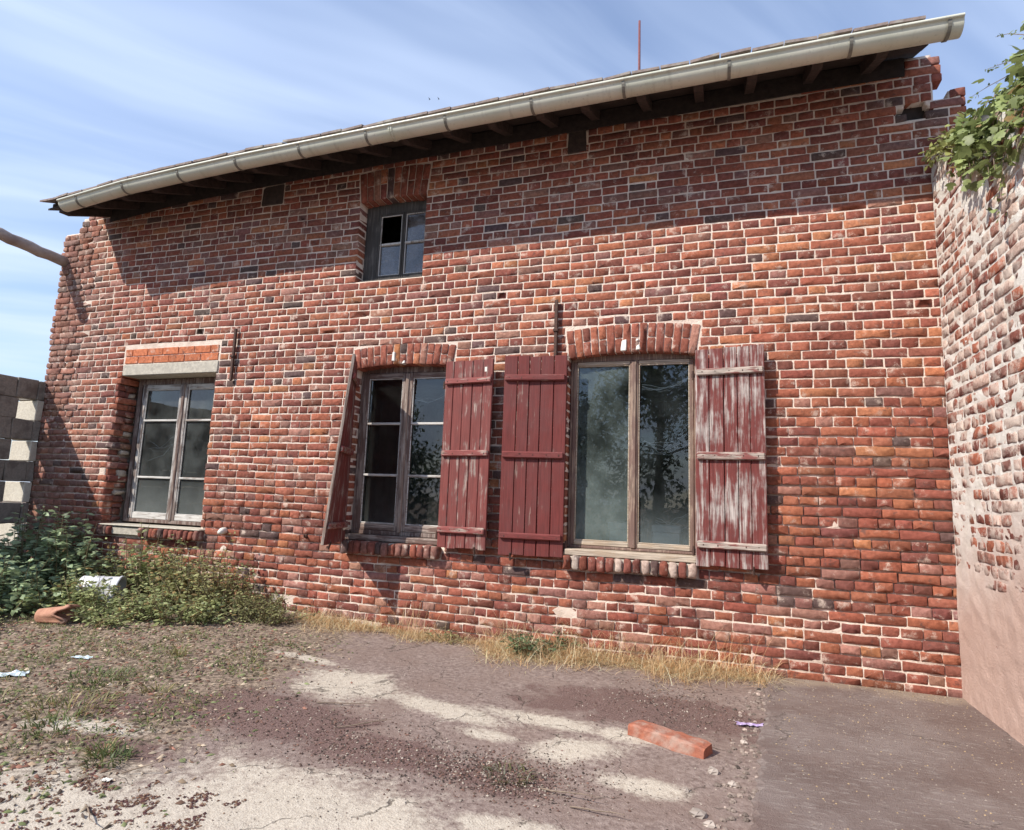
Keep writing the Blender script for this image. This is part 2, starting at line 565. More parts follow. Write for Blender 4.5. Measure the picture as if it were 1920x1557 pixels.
def blocked(z0, z1):
    """x-intervals of a course that are not plain bricks"""
    out = []
    zm = (z0 + z1) / 2
    for x0, x1, a, b in OPEN:
        if z1 > a + 0.012 and z0 < b - 0.012:
            out.append((x0, x1))
    for x0, x1, a, b in SILLS:
        if zm > a and zm < b + 0.01:
            out.append((x0, x1))
    for ar in ARCHES:
        cx, cz, Rr = arch_geo(ar)
        half = (ar[1] - ar[0]) / 2
        Ro = Rr + ar[4]
        ang = math.asin(half / Rr) + 0.004
        top = cz + Ro
        if z1 > ar[2] - 0.01 and z0 < top - 0.012:
            # flank line x = half + (z - z_spring) * tan(ang)
            hw = half + max(0.0, min(z1, cz + Ro * math.cos(ang)) - ar[2]) * math.tan(ang) + 0.004
            if z1 > cz + Ro * math.cos(ang):       # over the shoulder: extrados limits
                hz = max(z0, cz) - cz
                if hz < Ro:
                    hw = min(hw, max(0.0, math.sqrt(max(0.0, Ro * Ro - hz * hz))) + 0.01)
                else:
                    continue
            out.append((cx - hw, cx + hw))
    if zm > 2.33 and zm < 2.645:
        out.append((-5.955, -4.635))
    for bx0, bx1, bz0, bz1 in ((-4.30, -4.02, 4.08, 4.6), (-1.05, -0.87, 4.19, 4.6)):   # beam pockets
        if zm > bz0 and zm < bz1:
            out.append((bx0, bx1))
    if 3.99 < zm < 4.06:                            # hole at the broken corner
        out.append((1.495, 1.60))
    elif 4.06 < zm < 4.13:
        out.append((1.43, 1.632))
    if 4.13 < zm < 4.24:
        out.append((1.655, 1.755))
    return sorted(out)


def left_end(z):
    if z < 4.0:
        return -7.16
    if z < 4.07:
        return -7.16
    if z < 4.19:
        return -6.93
    if z < 4.26:
        return -6.89
    return -6.80


def right_end(z):
    return 1.85 if z < 4.26 else 1.73


def top_at(x):
    return under_roof(min(max(x, -6.6), 1.6), 0.0) - 0.01 - (0.135 if -6.45 < x < 1.5 else 0.0)


PALETTE = np.array([(0.305, 0.106, 0.064), (0.248, 0.082, 0.055), (0.192, 0.067, 0.051), (0.31, 0.150, 0.113), (0.110, 0.070, 0.063), (0.38, 0.150, 0.078), (0.225, 0.108, 0.087)])


def brick_colour(x, z):
    wr = min(1.0, max(0.0, (x + 7) / 8.5))
    p = np.array([0.22 + 0.10 * wr, 0.30 + 0.04 * wr, 0.20, 0.13 - 0.08 * wr, 0.055, 0.020 + 0.055 * wr, 0.13 - 0.08 * wr])
    if z < 0.5:
        p[4] *= 0.4
        p[3] += 0.10
    c = PALETTE[rng.choice(len(PALETTE), p=p / p.sum())].copy()
    c *= 1 + rng.normal(0, 0.09)
    c *= 1 + rng.normal(0, 0.035, 3)
    if x < -6.0:        # greyed, weathered far end
        g = c.mean()
        k = 0.35 * min(1, (-6.0 - x) / 0.9)
        c = c * (1 - k) + np.array([0.26, 0.20, 0.16]) * k
        _ = g
    return np.clip(c, 0.02, 0.8)


def brick_shape(q, wf, depth, chip=0.0050, rough=0.0022, tilt=0.0015, bev=0.0016):
    """one weathered brick: q = 4 corners (u,v) anticlockwise, wf = how far its face stands out. 31 verts, 50 tris"""
    q = np.asarray(q, float)
    e = [q[(i + 1) % 4] - q[i] for i in range(4)]
    ln = [np.hypot(*v) for v in e]
    long_first = 0 if ln[0] >= ln[1] else 1
    ring = []
    for i in range(4):
        pv, nx = e[i - 1] / ln[i - 1], e[i] / ln[i]
        c1, c2 = rng.uniform(0.3, 1.0, 2) * chip
        if rng.random() < 0.09:
            c1 *= 2.6
            c2 *= 2.2
        c1, c2 = min(c1, 0.4 * ln[i - 1]), min(c2, 0.4 * ln[i])
        ring.append(q[i] - pv * c1)
        ring.append(q[i] + nx * c2)
        if i % 2 == long_first:
            nrm = np.array([nx[1], -nx[0]])
            ring.append(q[i] + e[i] * rng.uniform(0.38, 0.62) + nrm * rng.normal(0, rough))
    ring = np.array(ring)
    cen = q.mean(0)
    n = len(ring)
    V = np.zeros((3 * n + 1, 3))
    tx, ty = rng.normal(0, tilt, 2)
    rel = (ring - cen) / (np.abs(q - cen).max(0) + 1e-6)
    tl = rel[:, 0] * tx + rel[:, 1] * ty
    V[:n, :2] = ring
    V[:n, 2] = wf - depth
    V[n:2 * n, :2] = ring + rng.normal(0, rough * 0.5, ring.shape)
    V[n:2 * n, 2] = wf - bev * rng.uniform(0.7, 1.8, n) + tl
    d = cen - ring
    dl = np.hypot(d[:, 0], d[:, 1])[:, None]
    V[2 * n:3 * n, :2] = ring + d / dl * np.minimum(bev * 1.5, dl * 0.3)
    V[2 * n:3 * n, 2] = wf + tl + rng.normal(0, rough * 0.06, n)
    V[3 * n, :2] = cen + rng.normal(0, 0.01, 2)
    V[3 * n, 2] = wf + rng.normal(0, rough * 0.06)
    return V, n


def brick_faces(n):
    Fc = []
    for r in (0, n):
        for k in range(n):
            k2 = (k + 1) % n
            Fc.append((r + k, r + k2, r + n + k2))
            Fc.append((r + k, r + n + k2, r + n + k))
    for k in range(n):
        Fc.append((2 * n + k, 2 * n + (k + 1) % n, 3 * n))
    return np.array(Fc)


BF = brick_faces(10)


def lay(bricks, frame, n_single, parent, mat, score, warp=None, names=('brick', 'brickwork')):
    """bricks: list of dict(q,wf,depth,col); the n_single that show largest become objects, the rest one mesh"""
    order = np.argsort([-score(b) for b in bricks])
    single = set(order[:n_single].tolist())
    VV, FF, CC, off = [], [], [], 0
    for i, b in enumerate(bricks):
        V, n = brick_shape(b['q'], b['wf'], b['depth'], **b.get('kw', {}))
        if warp is not None:
            V = warp(V)
        W3 = frame(V)
        cc = np.tile(b['col'], (len(W3), 1))
        if i in single:
            o = mesh(names[0], W3, BF, mat, parent, False, {'Col': ('FLOAT_COLOR', cc)})
        else:
            VV.append(W3)
            FF.append(BF + off)
            CC.append(cc)
            off += len(W3)
    if VV:
        o = mesh(names[1], np.concatenate(VV), np.concatenate(FF), mat, parent, False, {'Col': ('FLOAT_COLOR', np.concatenate(CC))})
        o['kind'] = 'stuff'


def front(V):
    return np.c_[V[:, 0], -V[:, 2], V[:, 1]]


def fill_course(a, b, k, bricks_out, z0, z1, mk, phase, header, stretch=0.228, head=0.116, gap=0.0108):
    """bricks between a and b in course k"""
    step = head if header else stretch
    x = a
    first = a + (step - ((a - phase) % step))
    cuts = [a]
    c = first
    while c < b:
        cuts.append(c + rng.normal(0, 0.008))
        c += step
    cuts.append(b)
    cl = [cuts[0]]
    for c in cuts[1:-1]:
        if c - cl[-1] > 0.045 and b - c > 0.045:
            cl.append(c)
    cl.append(b)
    for i in range(len(cl) - 1):
        l_, r_ = cl[i] + (gap / 2 if i else 0.0), cl[i + 1] - (gap / 2 if i < len(cl) - 2 else 0.0)
        if r_ - l_ > 0.02:
            mk(l_, r_, z0, z1, i == 0, i == len(cl) - 2)


# ================================================================== SETTING: ground
def blob(x, y, cx, cy, rx, ry, rot=0.0):
    c, s = math.cos(rot), math.sin(rot)
    dx, dy = x - cx, y - cy
    u, v = (dx * c + dy * s) / rx, (-dx * s + dy * c) / ry
    return math.exp(-(u * u + v * v) * 0.9)


xs = np.unique(np.round(np.r_[-150, -90, -55, -32, -20, -14, -11, -9.3, np.arange(-8.4, 3.0, 0.04), 3.4, 4.2, 5.5, 8, 12, 20, 32, 55, 90, 150], 4))
ys = np.unique(np.round(np.r_[-150, -90, -55, -34, -22, -15, -11, -8, -6.4, -5.5, np.arange(-4.8, 0.36, 0.04), 0.6, 1.2, 2.5, 5, 9, 16, 30, 55, 90, 150], 4))
nx_, ny_ = len(xs), len(ys)
GV, pale, moss, litter = [], [], [], []
for y in ys:
    for x in xs:
        GV.append((x, y, gz(x, y)))
        pa = 0
        for a in ((-1.35, -2.75, 0.85, 0.42, 0.0), (-2.1, -3.1, 0.75, 0.42, 0), (-2.0, -1.36, 0.42, 0.30, -0.35), (-1.3, -1.50, 0.45, 0.13, -0.2), (-0.75, -1.42, 0.45, 0.10, -0.1), (-0.50, -1.72, 0.26, 0.16, 0.6),
                  (-0.15, -1.98, 0.22, 0.09, 0), (-2.6, -1.0, 0.40, 0.06, -0.1), (-0.95, -1.72, 0.20, 0.07, 0), (-0.30, -1.45, 0.25, 0.10, 0), (-0.9, -2.75, 0.5, 0.22, 0.0), (-0.5, -2.52, 0.35, 0.10, 0), (-2.75, -2.45, 0.35, 0.09, 0.2)):
            pa = max(pa, blob(x, y, *a))
        mo = 0
        for a in ((-2.05, -1.95, 0.75, 0.30, -0.1), (-1.30, -2.12, 0.55, 0.20, 0.0), (-0.72, -2.13, 0.30, 0.17, 0.0), (-2.75, -2.15, 0.45, 0.18, 0.1), (-2.4, -2.55, 0.4, 0.10, 0.0), (-0.2, -1.0, 0.9, 0.35, 0)):
            mo = max(mo, blob(x, y, *a))
        li = 1 / (1 + math.exp(max(-60, min(60, (x + 2.75 + 0.25 * y) * 4.0))))
        pale.append(pa)
        moss.append(mo)
        litter.append(li)
ii, jj = np.meshgrid(np.arange(nx_ - 1), np.arange(ny_ - 1))
a0 = (jj * nx_ + ii).ravel()
GF = np.c_[a0, a0 + 1, a0 + nx_ + 1, a0 + nx_]
gm, t, b = material('yard_ground', 0.95, spec=0.12)
p = t.pos()
n1 = t.noise(p, 5.5, 6, 0.65)
n2 = t.noise(p, 32, 5, 0.7)
n3 = t.noise(p, 130, 3, 0.6)
n4 = t.noise(p, 1.6, 4, 0.6)
wv = t.math('ADD', t.math('MULTIPLY', t.math('SUBTRACT', n1, 0.5), 1.25), t.math('MULTIPLY', t.math('SUBTRACT', n2, 0.5), 0.62))
base = t.mix(t.ramp(n2, 0.3, 0.7), (0.165, 0.120, 0.104), (0.32, 0.255, 0.225))
base = t.mix(t.ramp(n4, 0.40, 0.65, 0, 0.7), base, (0.22, 0.160, 0.135))
lit = t.mix(t.ramp(n2, 0.35, 0.65), (0.085, 0.062, 0.048), (0.34, 0.265, 0.20))
base = t.mix(t.ramp(t.math('ADD', t.attr('litter', 'Fac'), wv), 0.35, 0.65), base, lit)
mcol = t.mix(t.ramp(n3, 0.3, 0.7), (0.085, 0.052, 0.046), (0.22, 0.145, 0.128))
base = t.mix(t.ramp(t.math('ADD', t.attr('moss', 'Fac'), wv), 0.42, 0.62, 0, 0.9), base, mcol)
pcol = t.mix(t.ramp(n2, 0.3, 0.75), (0.44, 0.385, 0.315), (0.57, 0.515, 0.43))
pcol = t.mix(t.ramp(n3, 0.54, 0.70, 0, 0.6), pcol, (0.24, 0.19, 0.15))
pcol = t.mix(t.ramp(n2, 0.58, 0.74, 0, 0.5), pcol, (0.30, 0.24, 0.20))
base = t.mix(t.ramp(t.math('ADD', t.attr('pale', 'Fac'), wv), 0.28, 0.82), base, pcol)
vor = t.n('ShaderNodeTexVoronoi', feature='DISTANCE_TO_EDGE')
wp = t.n('ShaderNodeVectorMath', operation='MULTIPLY_ADD')
t.put(wp.inputs[0], t.noise(p, 3.5, 4, 0.6, out=1))
wp.inputs[1].default_value = (0.35, 0.35, 0)
t.put(wp.inputs[2], p)
t.put(vor.inputs['Vector'], wp.outputs[0])
vor.inputs['Scale'].default_value = 2.1
crack = t.math('MULTIPLY', t.ramp(vor.outputs['Distance'], 0.012, 0.004), t.ramp(n1, 0.45, 0.6))
base = t.mix(t.math('MULTIPLY', crack, 0.75), base, (0.10, 0.08, 0.065))
t.put(b.inputs['Base Color'], base)
hh = t.math('ADD', t.math('MULTIPLY', n2, 0.8), t.math('MULTIPLY', n3, 0.45))
hh = t.math('SUBTRACT', hh, t.math('MULTIPLY', crack, 0.8))
t.put(b.inputs['Normal'], t.bump(hh, 0.6, 0.016))
ground = mesh('ground', GV, GF, gm, None, True, {'pale': ('FLOAT', pale), 'moss': ('FLOAT', moss), 'litter': ('FLOAT', litter)}, origin=(0, 0, 0))
tag(ground, kind='structure')

# concrete slab in front of the right end of the house
sm, t, b = material('slab_concrete', 0.93, spec=0.15)
p = t.pos()
n1 = t.noise(p, 2.3, 5, 0.65)
n2 = t.noise(t.scale(p, (0.45, 1.9, 1)), 30, 5, 0.75)
n3 = t.noise(p, 170, 3, 0.6)
c = t.mix(t.ramp(n1, 0.3, 0.7), (0.170, 0.126, 0.112), (0.255, 0.208, 0.190))
c = t.mix(t.ramp(n2, 0.50, 0.70, 0, 0.75), c, (0.36, 0.32, 0.29))
c = t.mix(t.ramp(n3, 0.55, 0.7, 0, 0.5), c, (0.09, 0.07, 0.06))
n5 = t.noise(p, 0.9, 4, 0.6)
c = t.mix(t.ramp(n5, 0.48, 0.62, 0, 0.40), c, (0.185, 0.128, 0.110))
sv = t.n('ShaderNodeTexVoronoi', feature='DISTANCE_TO_EDGE')
swp = t.n('ShaderNodeVectorMath', operation='MULTIPLY_ADD')
t.put(swp.inputs[0], t.noise(p, 4.0, 4, 0.65, out=1))
swp.inputs[1].default_value = (0.4, 0.4, 0)
t.put(swp.inputs[2], p)
t.put(sv.inputs['Vector'], swp.outputs[0])
sv.inputs['Scale'].default_value = 0.9
sc_ = t.math('MULTIPLY', t.ramp(sv.outputs['Distance'], 0.007, 0.002), t.ramp(n1, 0.48, 0.58))
c = t.mix(t.math('MULTIPLY', sc_, 0.45), c, (0.08, 0.065, 0.055))
# earth and straw dust gathered at the foot of the wall and along the edge
dd = t.math('ADD', t.sep(p)[1], t.math('MULTIPLY', n1, 0.5))
c = t.mix(t.ramp(dd, 0.02, 0.20, 0, 0.7), c, (0.34, 0.27, 0.20))
t.put(b.inputs['Base Color'], c)
t.put(b.inputs['Normal'], t.bump(t.math('SUBTRACT', t.math('ADD', n2, n3), t.math('MULTIPLY', sc_, 0.5)), 0.8, 0.012))
ek = [(0.47, -0.02), (0.455, -0.25), (0.42, -0.6), (0.40, -0.95), (0.345, -1.25), (0.335, -1.6), (0.29, -1.9), (0.262, -2.2), (0.23, -2.6), (0.20, -3.2), (0.16, -4.2), (0.13, -5.4)]
ey_ = np.r_[np.arange(0.02, 3.4, 0.035), 3.8, 4.4, 5.4]
edge = [(float(np.interp(v, [-e[1] for e in ek], [e[0] for e in ek])) + 0.020 * mnoise.noise((v * 4, 3, 1)) + 0.014 * mnoise.noise((v * 15, 1, 7)), -v) for v in ey_]
SV, SF = [], []
for i, (ex, ey) in enumerate(edge):
    for k, (dx, z) in enumerate(((-0.012, -0.05), (-0.004, 0.010), (0.014, 0.024), (0.3, 0.028), (1.0, 0.028), (1.60, 0.028))):
        jx = rng.normal(0, 0.008) if k < 3 else 0
        SV.append((min(ex + dx + jx, 1.66) if k < 5 else 1.66, ey, z))
for i in range(len(edge) - 1):
    for k in range(5):
        a = i * 6 + k
        SF.append((a, a + 6, a + 7, a + 1))
tag(mesh('concrete_slab', SV, SF, sm, None, False), kind='structure')

# ================================================================== HOUSE
house = tag(empty('brick_house', (-2.65, 0.2, 0)), 'long old red brick house with peeling red shutters and zinc gutter', 'house')


# ---- masonry core and mortar joints of the front wall
def snap(arr, vals):
    arr = arr.copy()
    for v in vals:
        arr[np.argmin(np.abs(arr - v))] = v
    return np.unique(arr)


E_ = 0.007
gx = snap(np.arange(-7.15, 1.845, 0.022), [v for o in OPEN for v in (o[0] - E_, o[1] + E_)] + [-6.025, -5.95, -4.64, 1.475, 1.62, 1.66, 1.75])
gzv = snap(np.arange(-0.15, 4.60, 0.022), [v for o in OPEN for v in (o[2] - E_, o[3] + E_)] + [4.0, 4.13, 4.24])
cx_, cz_ = (gx[:-1] + gx[1:]) / 2, (gzv[:-1] + gzv[1:]) / 2
solid = np.ones((len(cz_), len(cx_)), bool)
for k, z in enumerate(cz_):
    solid[k] &= (cx_ > left_end(z) + 0.012) & (cx_ < right_end(z) - 0.012)
    solid[k] &= np.array([z < top_at(x) - (0.03 if x < -6.6 else 0) for x in cx_])
    if 3.98 < z < 4.15:
        solid[k] &= ~(((cx_ - 1.535) / (0.100 + 0.02 * math.sin(z * 90))) ** 2 + ((z - 4.068) / 0.072) ** 2 < 1)
    if 4.13 < z < 4.30:
        solid[k] &= ~((cx_ > 1.66) & (cx_ < 1.75))
    if z > 4.19:
        solid[k] &= cx_ < 1.66
for x0, x1, z0, z1 in OPEN:
    solid &= ~((cx_[None, :] > x0 - (E_ if x0 > -5.9 else 0.075)) & (cx_[None, :] < x1 + E_) & (cz_[:, None] > z0 - E_) & (cz_[:, None] < z1 + E_))


def joint_depth(x, z):
    """how far the joint lies behind the brick faces: flush above, washed out low down"""
    n = mnoise.noise((x * 0.8, z * 1.1, 4.0))
    n2 = mnoise.noise((x * 7, z * 7, 1.0))
    n3 = mnoise.noise((x * 24, z * 24, 8.0))
    lowz = 1 / (1 + math.exp((z - 1.35 - 0.45 * n - 0.16 * min(max(x, -4), 1.6)) * 4.5))
    d = 0.0024 + 0.026 * lowz * (0.9 + 0.8 * n2) + 0.0010 * n2 + 0.0006 * n3
    if z < 0.75:
        d -= 0.020 * lowz * min(1, (0.75 - z) / 0.3)
    d -= 0.012 * math.exp(-((x + 0.35) / 0.30) ** 2 - ((z - 0.50) / 0.07) ** 2) + 0.010 * math.exp(-((x + 2.75) / 0.16) ** 2 - ((z - 0.56) / 0.06) ** 2)
    if x < -6.6:
        d += 0.012 * min(1, (-6.6 - x) / 0.5)
    return max(0.0014, d)


TH = 0.36
nX, nZ = len(gx), len(gzv)
FV = np.zeros((nZ, nX, 3))
for k in range(nZ):
    for i in range(nX):
        FV[k, i] = (gx[i], joint_depth(gx[i], gzv[k]), gzv[k])
BV = FV.copy()
BV[:, :, 1] = TH
MV = np.concatenate([FV.reshape(-1, 3), BV.reshape(-1, 3)])
NB = nX * nZ
MF = []
kk, ic = np.nonzero(solid)
a = kk * nX + ic
MF.append(np.c_[a, a + 1, a + nX + 1, a + nX])
MF.append(np.c_[a, a + nX, a + nX + 1, a + 1] + NB)
pad = np.pad(solid, 1)
S = pad[1:-1, 1:-1]
for dk, di, e0, e1 in ((0, -1, (1, 0), (0, 0)), (0, 1, (0, 1), (1, 1)), (-1, 0, (0, 0), (0, 1)), (1, 0, (1, 1), (1, 0))):
    nb = pad[1 + dk:pad.shape[0] - 1 + dk, 1 + di:pad.shape[1] - 1 + di]
    k2, i2 = np.nonzero(S & ~nb)
    p0 = (k2 + e0[0]) * nX + i2 + e0[1]
    p1 = (k2 + e1[0]) * nX + i2 + e1[1]
    MF.append(np.c_[p1, p0, p0 + NB, p1 + NB])
MF = np.concatenate(MF)
used = np.unique(MF)
remap = np.full(len(MV), -1)
remap[used] = np.arange(len(used))
wall = mesh('wall', MV[used], remap[MF], MT['mortar'], house, True)

# ---- bricks
SHUT_RECT = [(-2.10, -1.63, 0.72, 2.33), (-1.52, -0.96, 0.70, 2.34), (0.0, 0.50, 0.72, 2.36)]
bricks = []


def warp_front(V):
    V = V.copy()
    x, z = V[:, 0], V[:, 1]
    V[:, 1] += 0.0045 * np.sin(x * 1.3 + z * 0.7) + 0.003 * np.sin(x * 3.1 + 1.0 + z * 2.0)
    return V


def mk_front(l_, r_, z0, z1, isf, isl):
    cx, cz = (l_ + r_) / 2, (z0 + z1) / 2
    jz = rng.normal(0, 0.0016, 4)
    depth = 0.105
    near_open = any(abs(l_ - o[1]) < 0.02 or abs(r_ - o[0]) < 0.02 for o in OPEN) and 0.7 < cz
    if near_open:
        depth = 0.215 if (r_ - l_) < 0.16 else 0.108
    if near_open and abs(r_ - OPEN[0][0]) < 0.02 and cz < 2.3:       # broken left jamb of the far window
        r_ -= rng.uniform(0.0, 0.05)
        if r_ - l_ < 0.03:
            return
    if near_open and abs(l_ - OPEN[0][1]) < 0.02:
        l_ += rng.uniform(-0.012, 0.014)
    wf = abs(rng.normal(0, 0.0011))
    kw = dict(tilt=0.0008)
    if cx < -6.6:
        kw = dict(chip=0.014, rough=0.003, tilt=0.004)
        wf += abs(rng.normal(0, 0.005))
    if cz < 1.4:
        kw = dict(chip=0.0058, rough=0.0024, tilt=0.0009)
    if cz < 1.5 and rng.random() < 0.02:
        wf -= rng.uniform(0.004, 0.010)
    q = [(l_, z0 + jz[0]), (r_, z0 + jz[1]), (r_, z1 + jz[2]), (l_, z1 + jz[3])]
    bricks.append(dict(q=q, wf=wf, depth=depth, col=brick_colour(cx, cz), kw=kw, c=(cx, cz)))


n_course = int((4.62 - Z0) / PITCH_C)
for k in range(n_course):
    z0 = Z0 + k * PITCH_C
    g = (0.0108 if z0 > 1.75 else 0.0118) + rng.normal(0, 0.0013)
    za, zb = z0 + g / 2, z0 + PITCH_C - g / 2
    lo, hi = left_end(zb) + rng.uniform(-0.014, 0.014), right_end(zb) + rng.uniform(-0.02, 0.01)
    # top of wall follows the sagging roof
    while lo < hi and top_at(lo + 0.1) < (za + 0.015 if -6.5 < lo + 0.1 < 1.5 else zb):
        lo += 0.05
    if lo >= hi:
        continue
    header = (k % 2 == 1)
    phase = (0.0 if header else rng.choice([0.057, 0.171])) + rng.normal(0, 0.022)
    cur = lo
    for bx0, bx1 in blocked(za, zb) + [(hi, hi)]:
        if bx0 - cur > 0.03:
            fill_course(cur, bx0 - (0.006 if bx0 < hi else 0), k, bricks, za, zb, mk_front, phase, header, gap=0.0104 if z0 > 1.75 else 0.0068)
        cur = max(cur, bx1 + (0.006 if bx0 < hi else 0))
# leave a few bricks out at the ragged ends
bricks = [b for b in bricks if not (b['c'][0] < -7.02 and b['c'][1] > 3.99 and b['c'][0] < -7.1 and rng.random() < 0.25)]


def score_front(b):
    cx, cz = b['c']
    for r in SHUT_RECT:
        if r[0] < cx < r[1] and r[2] < cz < r[3]:
            return 0
    if cx > 1.62 and cz < 3.7:
        return 0
    d = math.sqrt((cx - CAM.x) ** 2 + CAM.y ** 2 + (cz - CAM.z) ** 2)
    q = np.array(b['q'])
    return (q[1, 0] - q[0, 0]) * (q[2, 1] - q[0, 1]) * (-CAM.y / d) / d ** 2


lay(bricks, front, 300, wall, MT['brick'], score_front, warp_front)

# broken inner brickwork of the far window's left jamb: rough bats set back in mortar
for k in range(22):
    z = 0.76 + k * 0.0705
    jb = MB()
    dx = rng.uniform(0.0, 0.045)
    jb.box(-6.04, -5.985 + dx, 0.075 + rng.uniform(0, 0.05), 0.215 + rng.uniform(-0.02, 0.0), z + rng.uniform(0, 0.01), z + 0.058 + rng.uniform(-0.008, 0.01), 0.008, 0.006)
    cc = brick_colour(-6.3, 1.5) * 0.8 if rng.random() < 0.6 else np.array([0.40, 0.35, 0.29])
    jb.build('jamb_brick', MT['brick'], wall, True, attrs={'Col': ('FLOAT_COLOR', np.tile(cc, (len(jb.V), 1)))})


# ---- arches of standing bricks
for ai, ar in enumerate(ARCHES):
    cx, cz, Rr = arch_geo(ar)
    half = (ar[1] - ar[0]) / 2
    ang = math.asin(half / Rr)
    n = ar[5]

    def P(th, rad):
        return (cx + math.sin(th) * rad, cz + math.cos(th) * rad)
    # mortar bed behind the voussoirs
    am = MB()
    V, Fc = [], []
    m_ = 24
    for i in range(m_ + 1):
        th = -ang - 0.002 + (2 * ang + 0.004) * i / m_
        for rad, yy in ((Rr + 0.008, 0.009), (Rr + ar[4] + 0.004, 0.009), (Rr + ar[4] + 0.004, 0.13), (Rr + 0.008, 0.13)):
            x_, z_ = P(th, rad)
            V.append((x_, yy, z_))
    for i in range(m_):
        for k in range(4):
            k2 = (k + 1) % 4
            Fc.append((i * 4 + k, i * 4 + k2, i * 4 + 4 + k2, i * 4 + 4 + k))
    Fc += [(0, 3, 2, 1), (m_ * 4, m_ * 4 + 1, m_ * 4 + 2, m_ * 4 + 3)]
    am.add(V, [f[::-1] for f in Fc])
    arch = am.build('window_arch', MT['mortar'], house)
    for i in range(n):
        t0 = -ang + 2 * ang * i / n + 0.0042 / Rr
        t1 = -ang + 2 * ang * (i + 1) / n - 0.0042 / Rr
        spl = [(Rr, Rr + ar[4])] if (i % 2 == ai % 2) else [(Rr, Rr + ar[4] * 0.49), (Rr + ar[4] * 0.49 + 0.009, Rr + ar[4])]
        for r0, r1 in spl:
            q = [P(t0, r0), P(t1, r0), P(t1, r1), P(t0, r1)]
            V, n_ = brick_shape(q, 0.0035 + abs(rng.normal(0, 0.002)), 0.13, chip=0.007, tilt=0.0008)
            col = brick_colour(cx, 1.5) if rng.random() < 0.5 else PALETTE[1] * (1 + rng.normal(0, 0.12))
            mesh('brick', front(V), BF, MT['brick'], arch, False, {'Col': ('FLOAT_COLOR', np.tile(col, (len(V), 1)))})

# white ceramic blocks at the crown of two arches
for x, z, w_, h_ in ((-2.622, 2.405, 0.030, 0.085), (-2.515, 2.352, 0.034, 0.036), (-0.538, 2.412, 0.042, 0.090), (-0.43, 2.392, 0.036, 0.042), (-0.432, 2.452, 0.026, 0.026)):
    ib = MB()
    ib.box(x - w_ / 2, x + w_ / 2, -0.012, 0.03, z - h_ / 2, z + h_ / 2, 0.006, 0.003)
    ib.build('insulator', MT['white'], house)

rb_ = MB()
rb_.box(1.42, 1.64, 0.060, 0.34, 3.98, 4.15, 0.004)
rb_.build('hole_shade_box', MT['beam'], house)  # dark box added inside the corner hole to stand for its shade

# ---- concrete lintel and new bricks over the far window
lb = MB()
lb.box(-5.945, -4.640, -0.012, 0.22, 2.326, 2.448, 0.006, 0.002)
lint = lb.build('lintel', MT['cement'], house)
mb_ = MB()
mb_.box(-5.94, -4.645, 0.004, 0.16, 2.448, 2.655, 0.004)
bed = mb_.build('mortar_bed', MT['cement'], house)
for row in range(2):
    z0 = 2.455 + row * 0.083
    x = -5.935 if row == 0 else -5.935
    cutx = [-5.935] + ([-5.935 + 0.19 + 0.215 * i for i in range(6)] if row == 0 else [-5.935 + 0.10 + 0.215 * i for i in range(6)])
    cutx = [v for v in cutx if v < -4.72] + [-4.652]
    for i in range(len(cutx) - 1):
        nb = MB()
        nb.box(cutx[i] + 0.004, cutx[i + 1] - 0.004, -0.006 + rng.normal(0, 0.001), 0.10, z0 + 0.003, z0 + 0.077, 0.003, 0.0008)
        cc = np.array([0.47, 0.155, 0.075]) * (1 + rng.normal(0, 0.10))
        nb.build('new_brick', MT['brick'], bed, attrs={'Col': ('FLOAT_COLOR', np.tile(cc, (len(nb.V), 1)))})


# ---- brick sills
def sill(x0, x1, z0, z1, n, cement_part=0.0, lime=0.0):
    bb = MB()
    bb.box(x0 + 0.01, x1 - 0.01, -0.045, 0.30, z0 + 0.012, z1 - 0.006, 0.006)
    o = bb.build('window_sill', MT['cement'], house)
    wv_ = (x1 - x0) / n
    for i in range(n):
        a = x0 + i * wv_
        if a - x0 < cement_part * (x1 - x0) and i > 2:
            continue
        q = [(a + 0.005, z0 + rng.normal(0, 0.005)), (a + wv_ - 0.005, z0 + rng.normal(0, 0.005)), (a + wv_ - 0.005, z1 + rng.normal(0, 0.003)), (a + 0.005, z1 + rng.normal(0, 0.003))]
        V, n_ = brick_shape(q, 0.078 + rng.normal(0, 0.006), 0.24, chip=0.016, rough=0.004, bev=0.009)
        col = PALETTE[rng.choice([1, 2, 2, 6, 4])] * (1 + rng.normal(0, 0.12))
        if rng.random() < lime:
            col = col * 0.45 + np.array([0.62, 0.54, 0.46]) * 0.55
        mesh('sill_brick', front(V), BF, MT['brick'], o, True, {'Col': ('FLOAT_COLOR', np.tile(col, (31, 1)))})
    return o


s1 = sill(-5.95, -4.61, 0.640, 0.735, 21, 0.42)
cb = MB()
cb.box(-5.955, -4.605, -0.066, 0.24, 0.734, 0.754, 0.008, 0.003)
cb.build('cement_capping', MT['cement'], s1)
sill(-2.99, -2.055, 0.640, 0.748, 14, 0)
sill(-0.985, 0.012, 0.640, 0.748, 15, 0, 0.45)


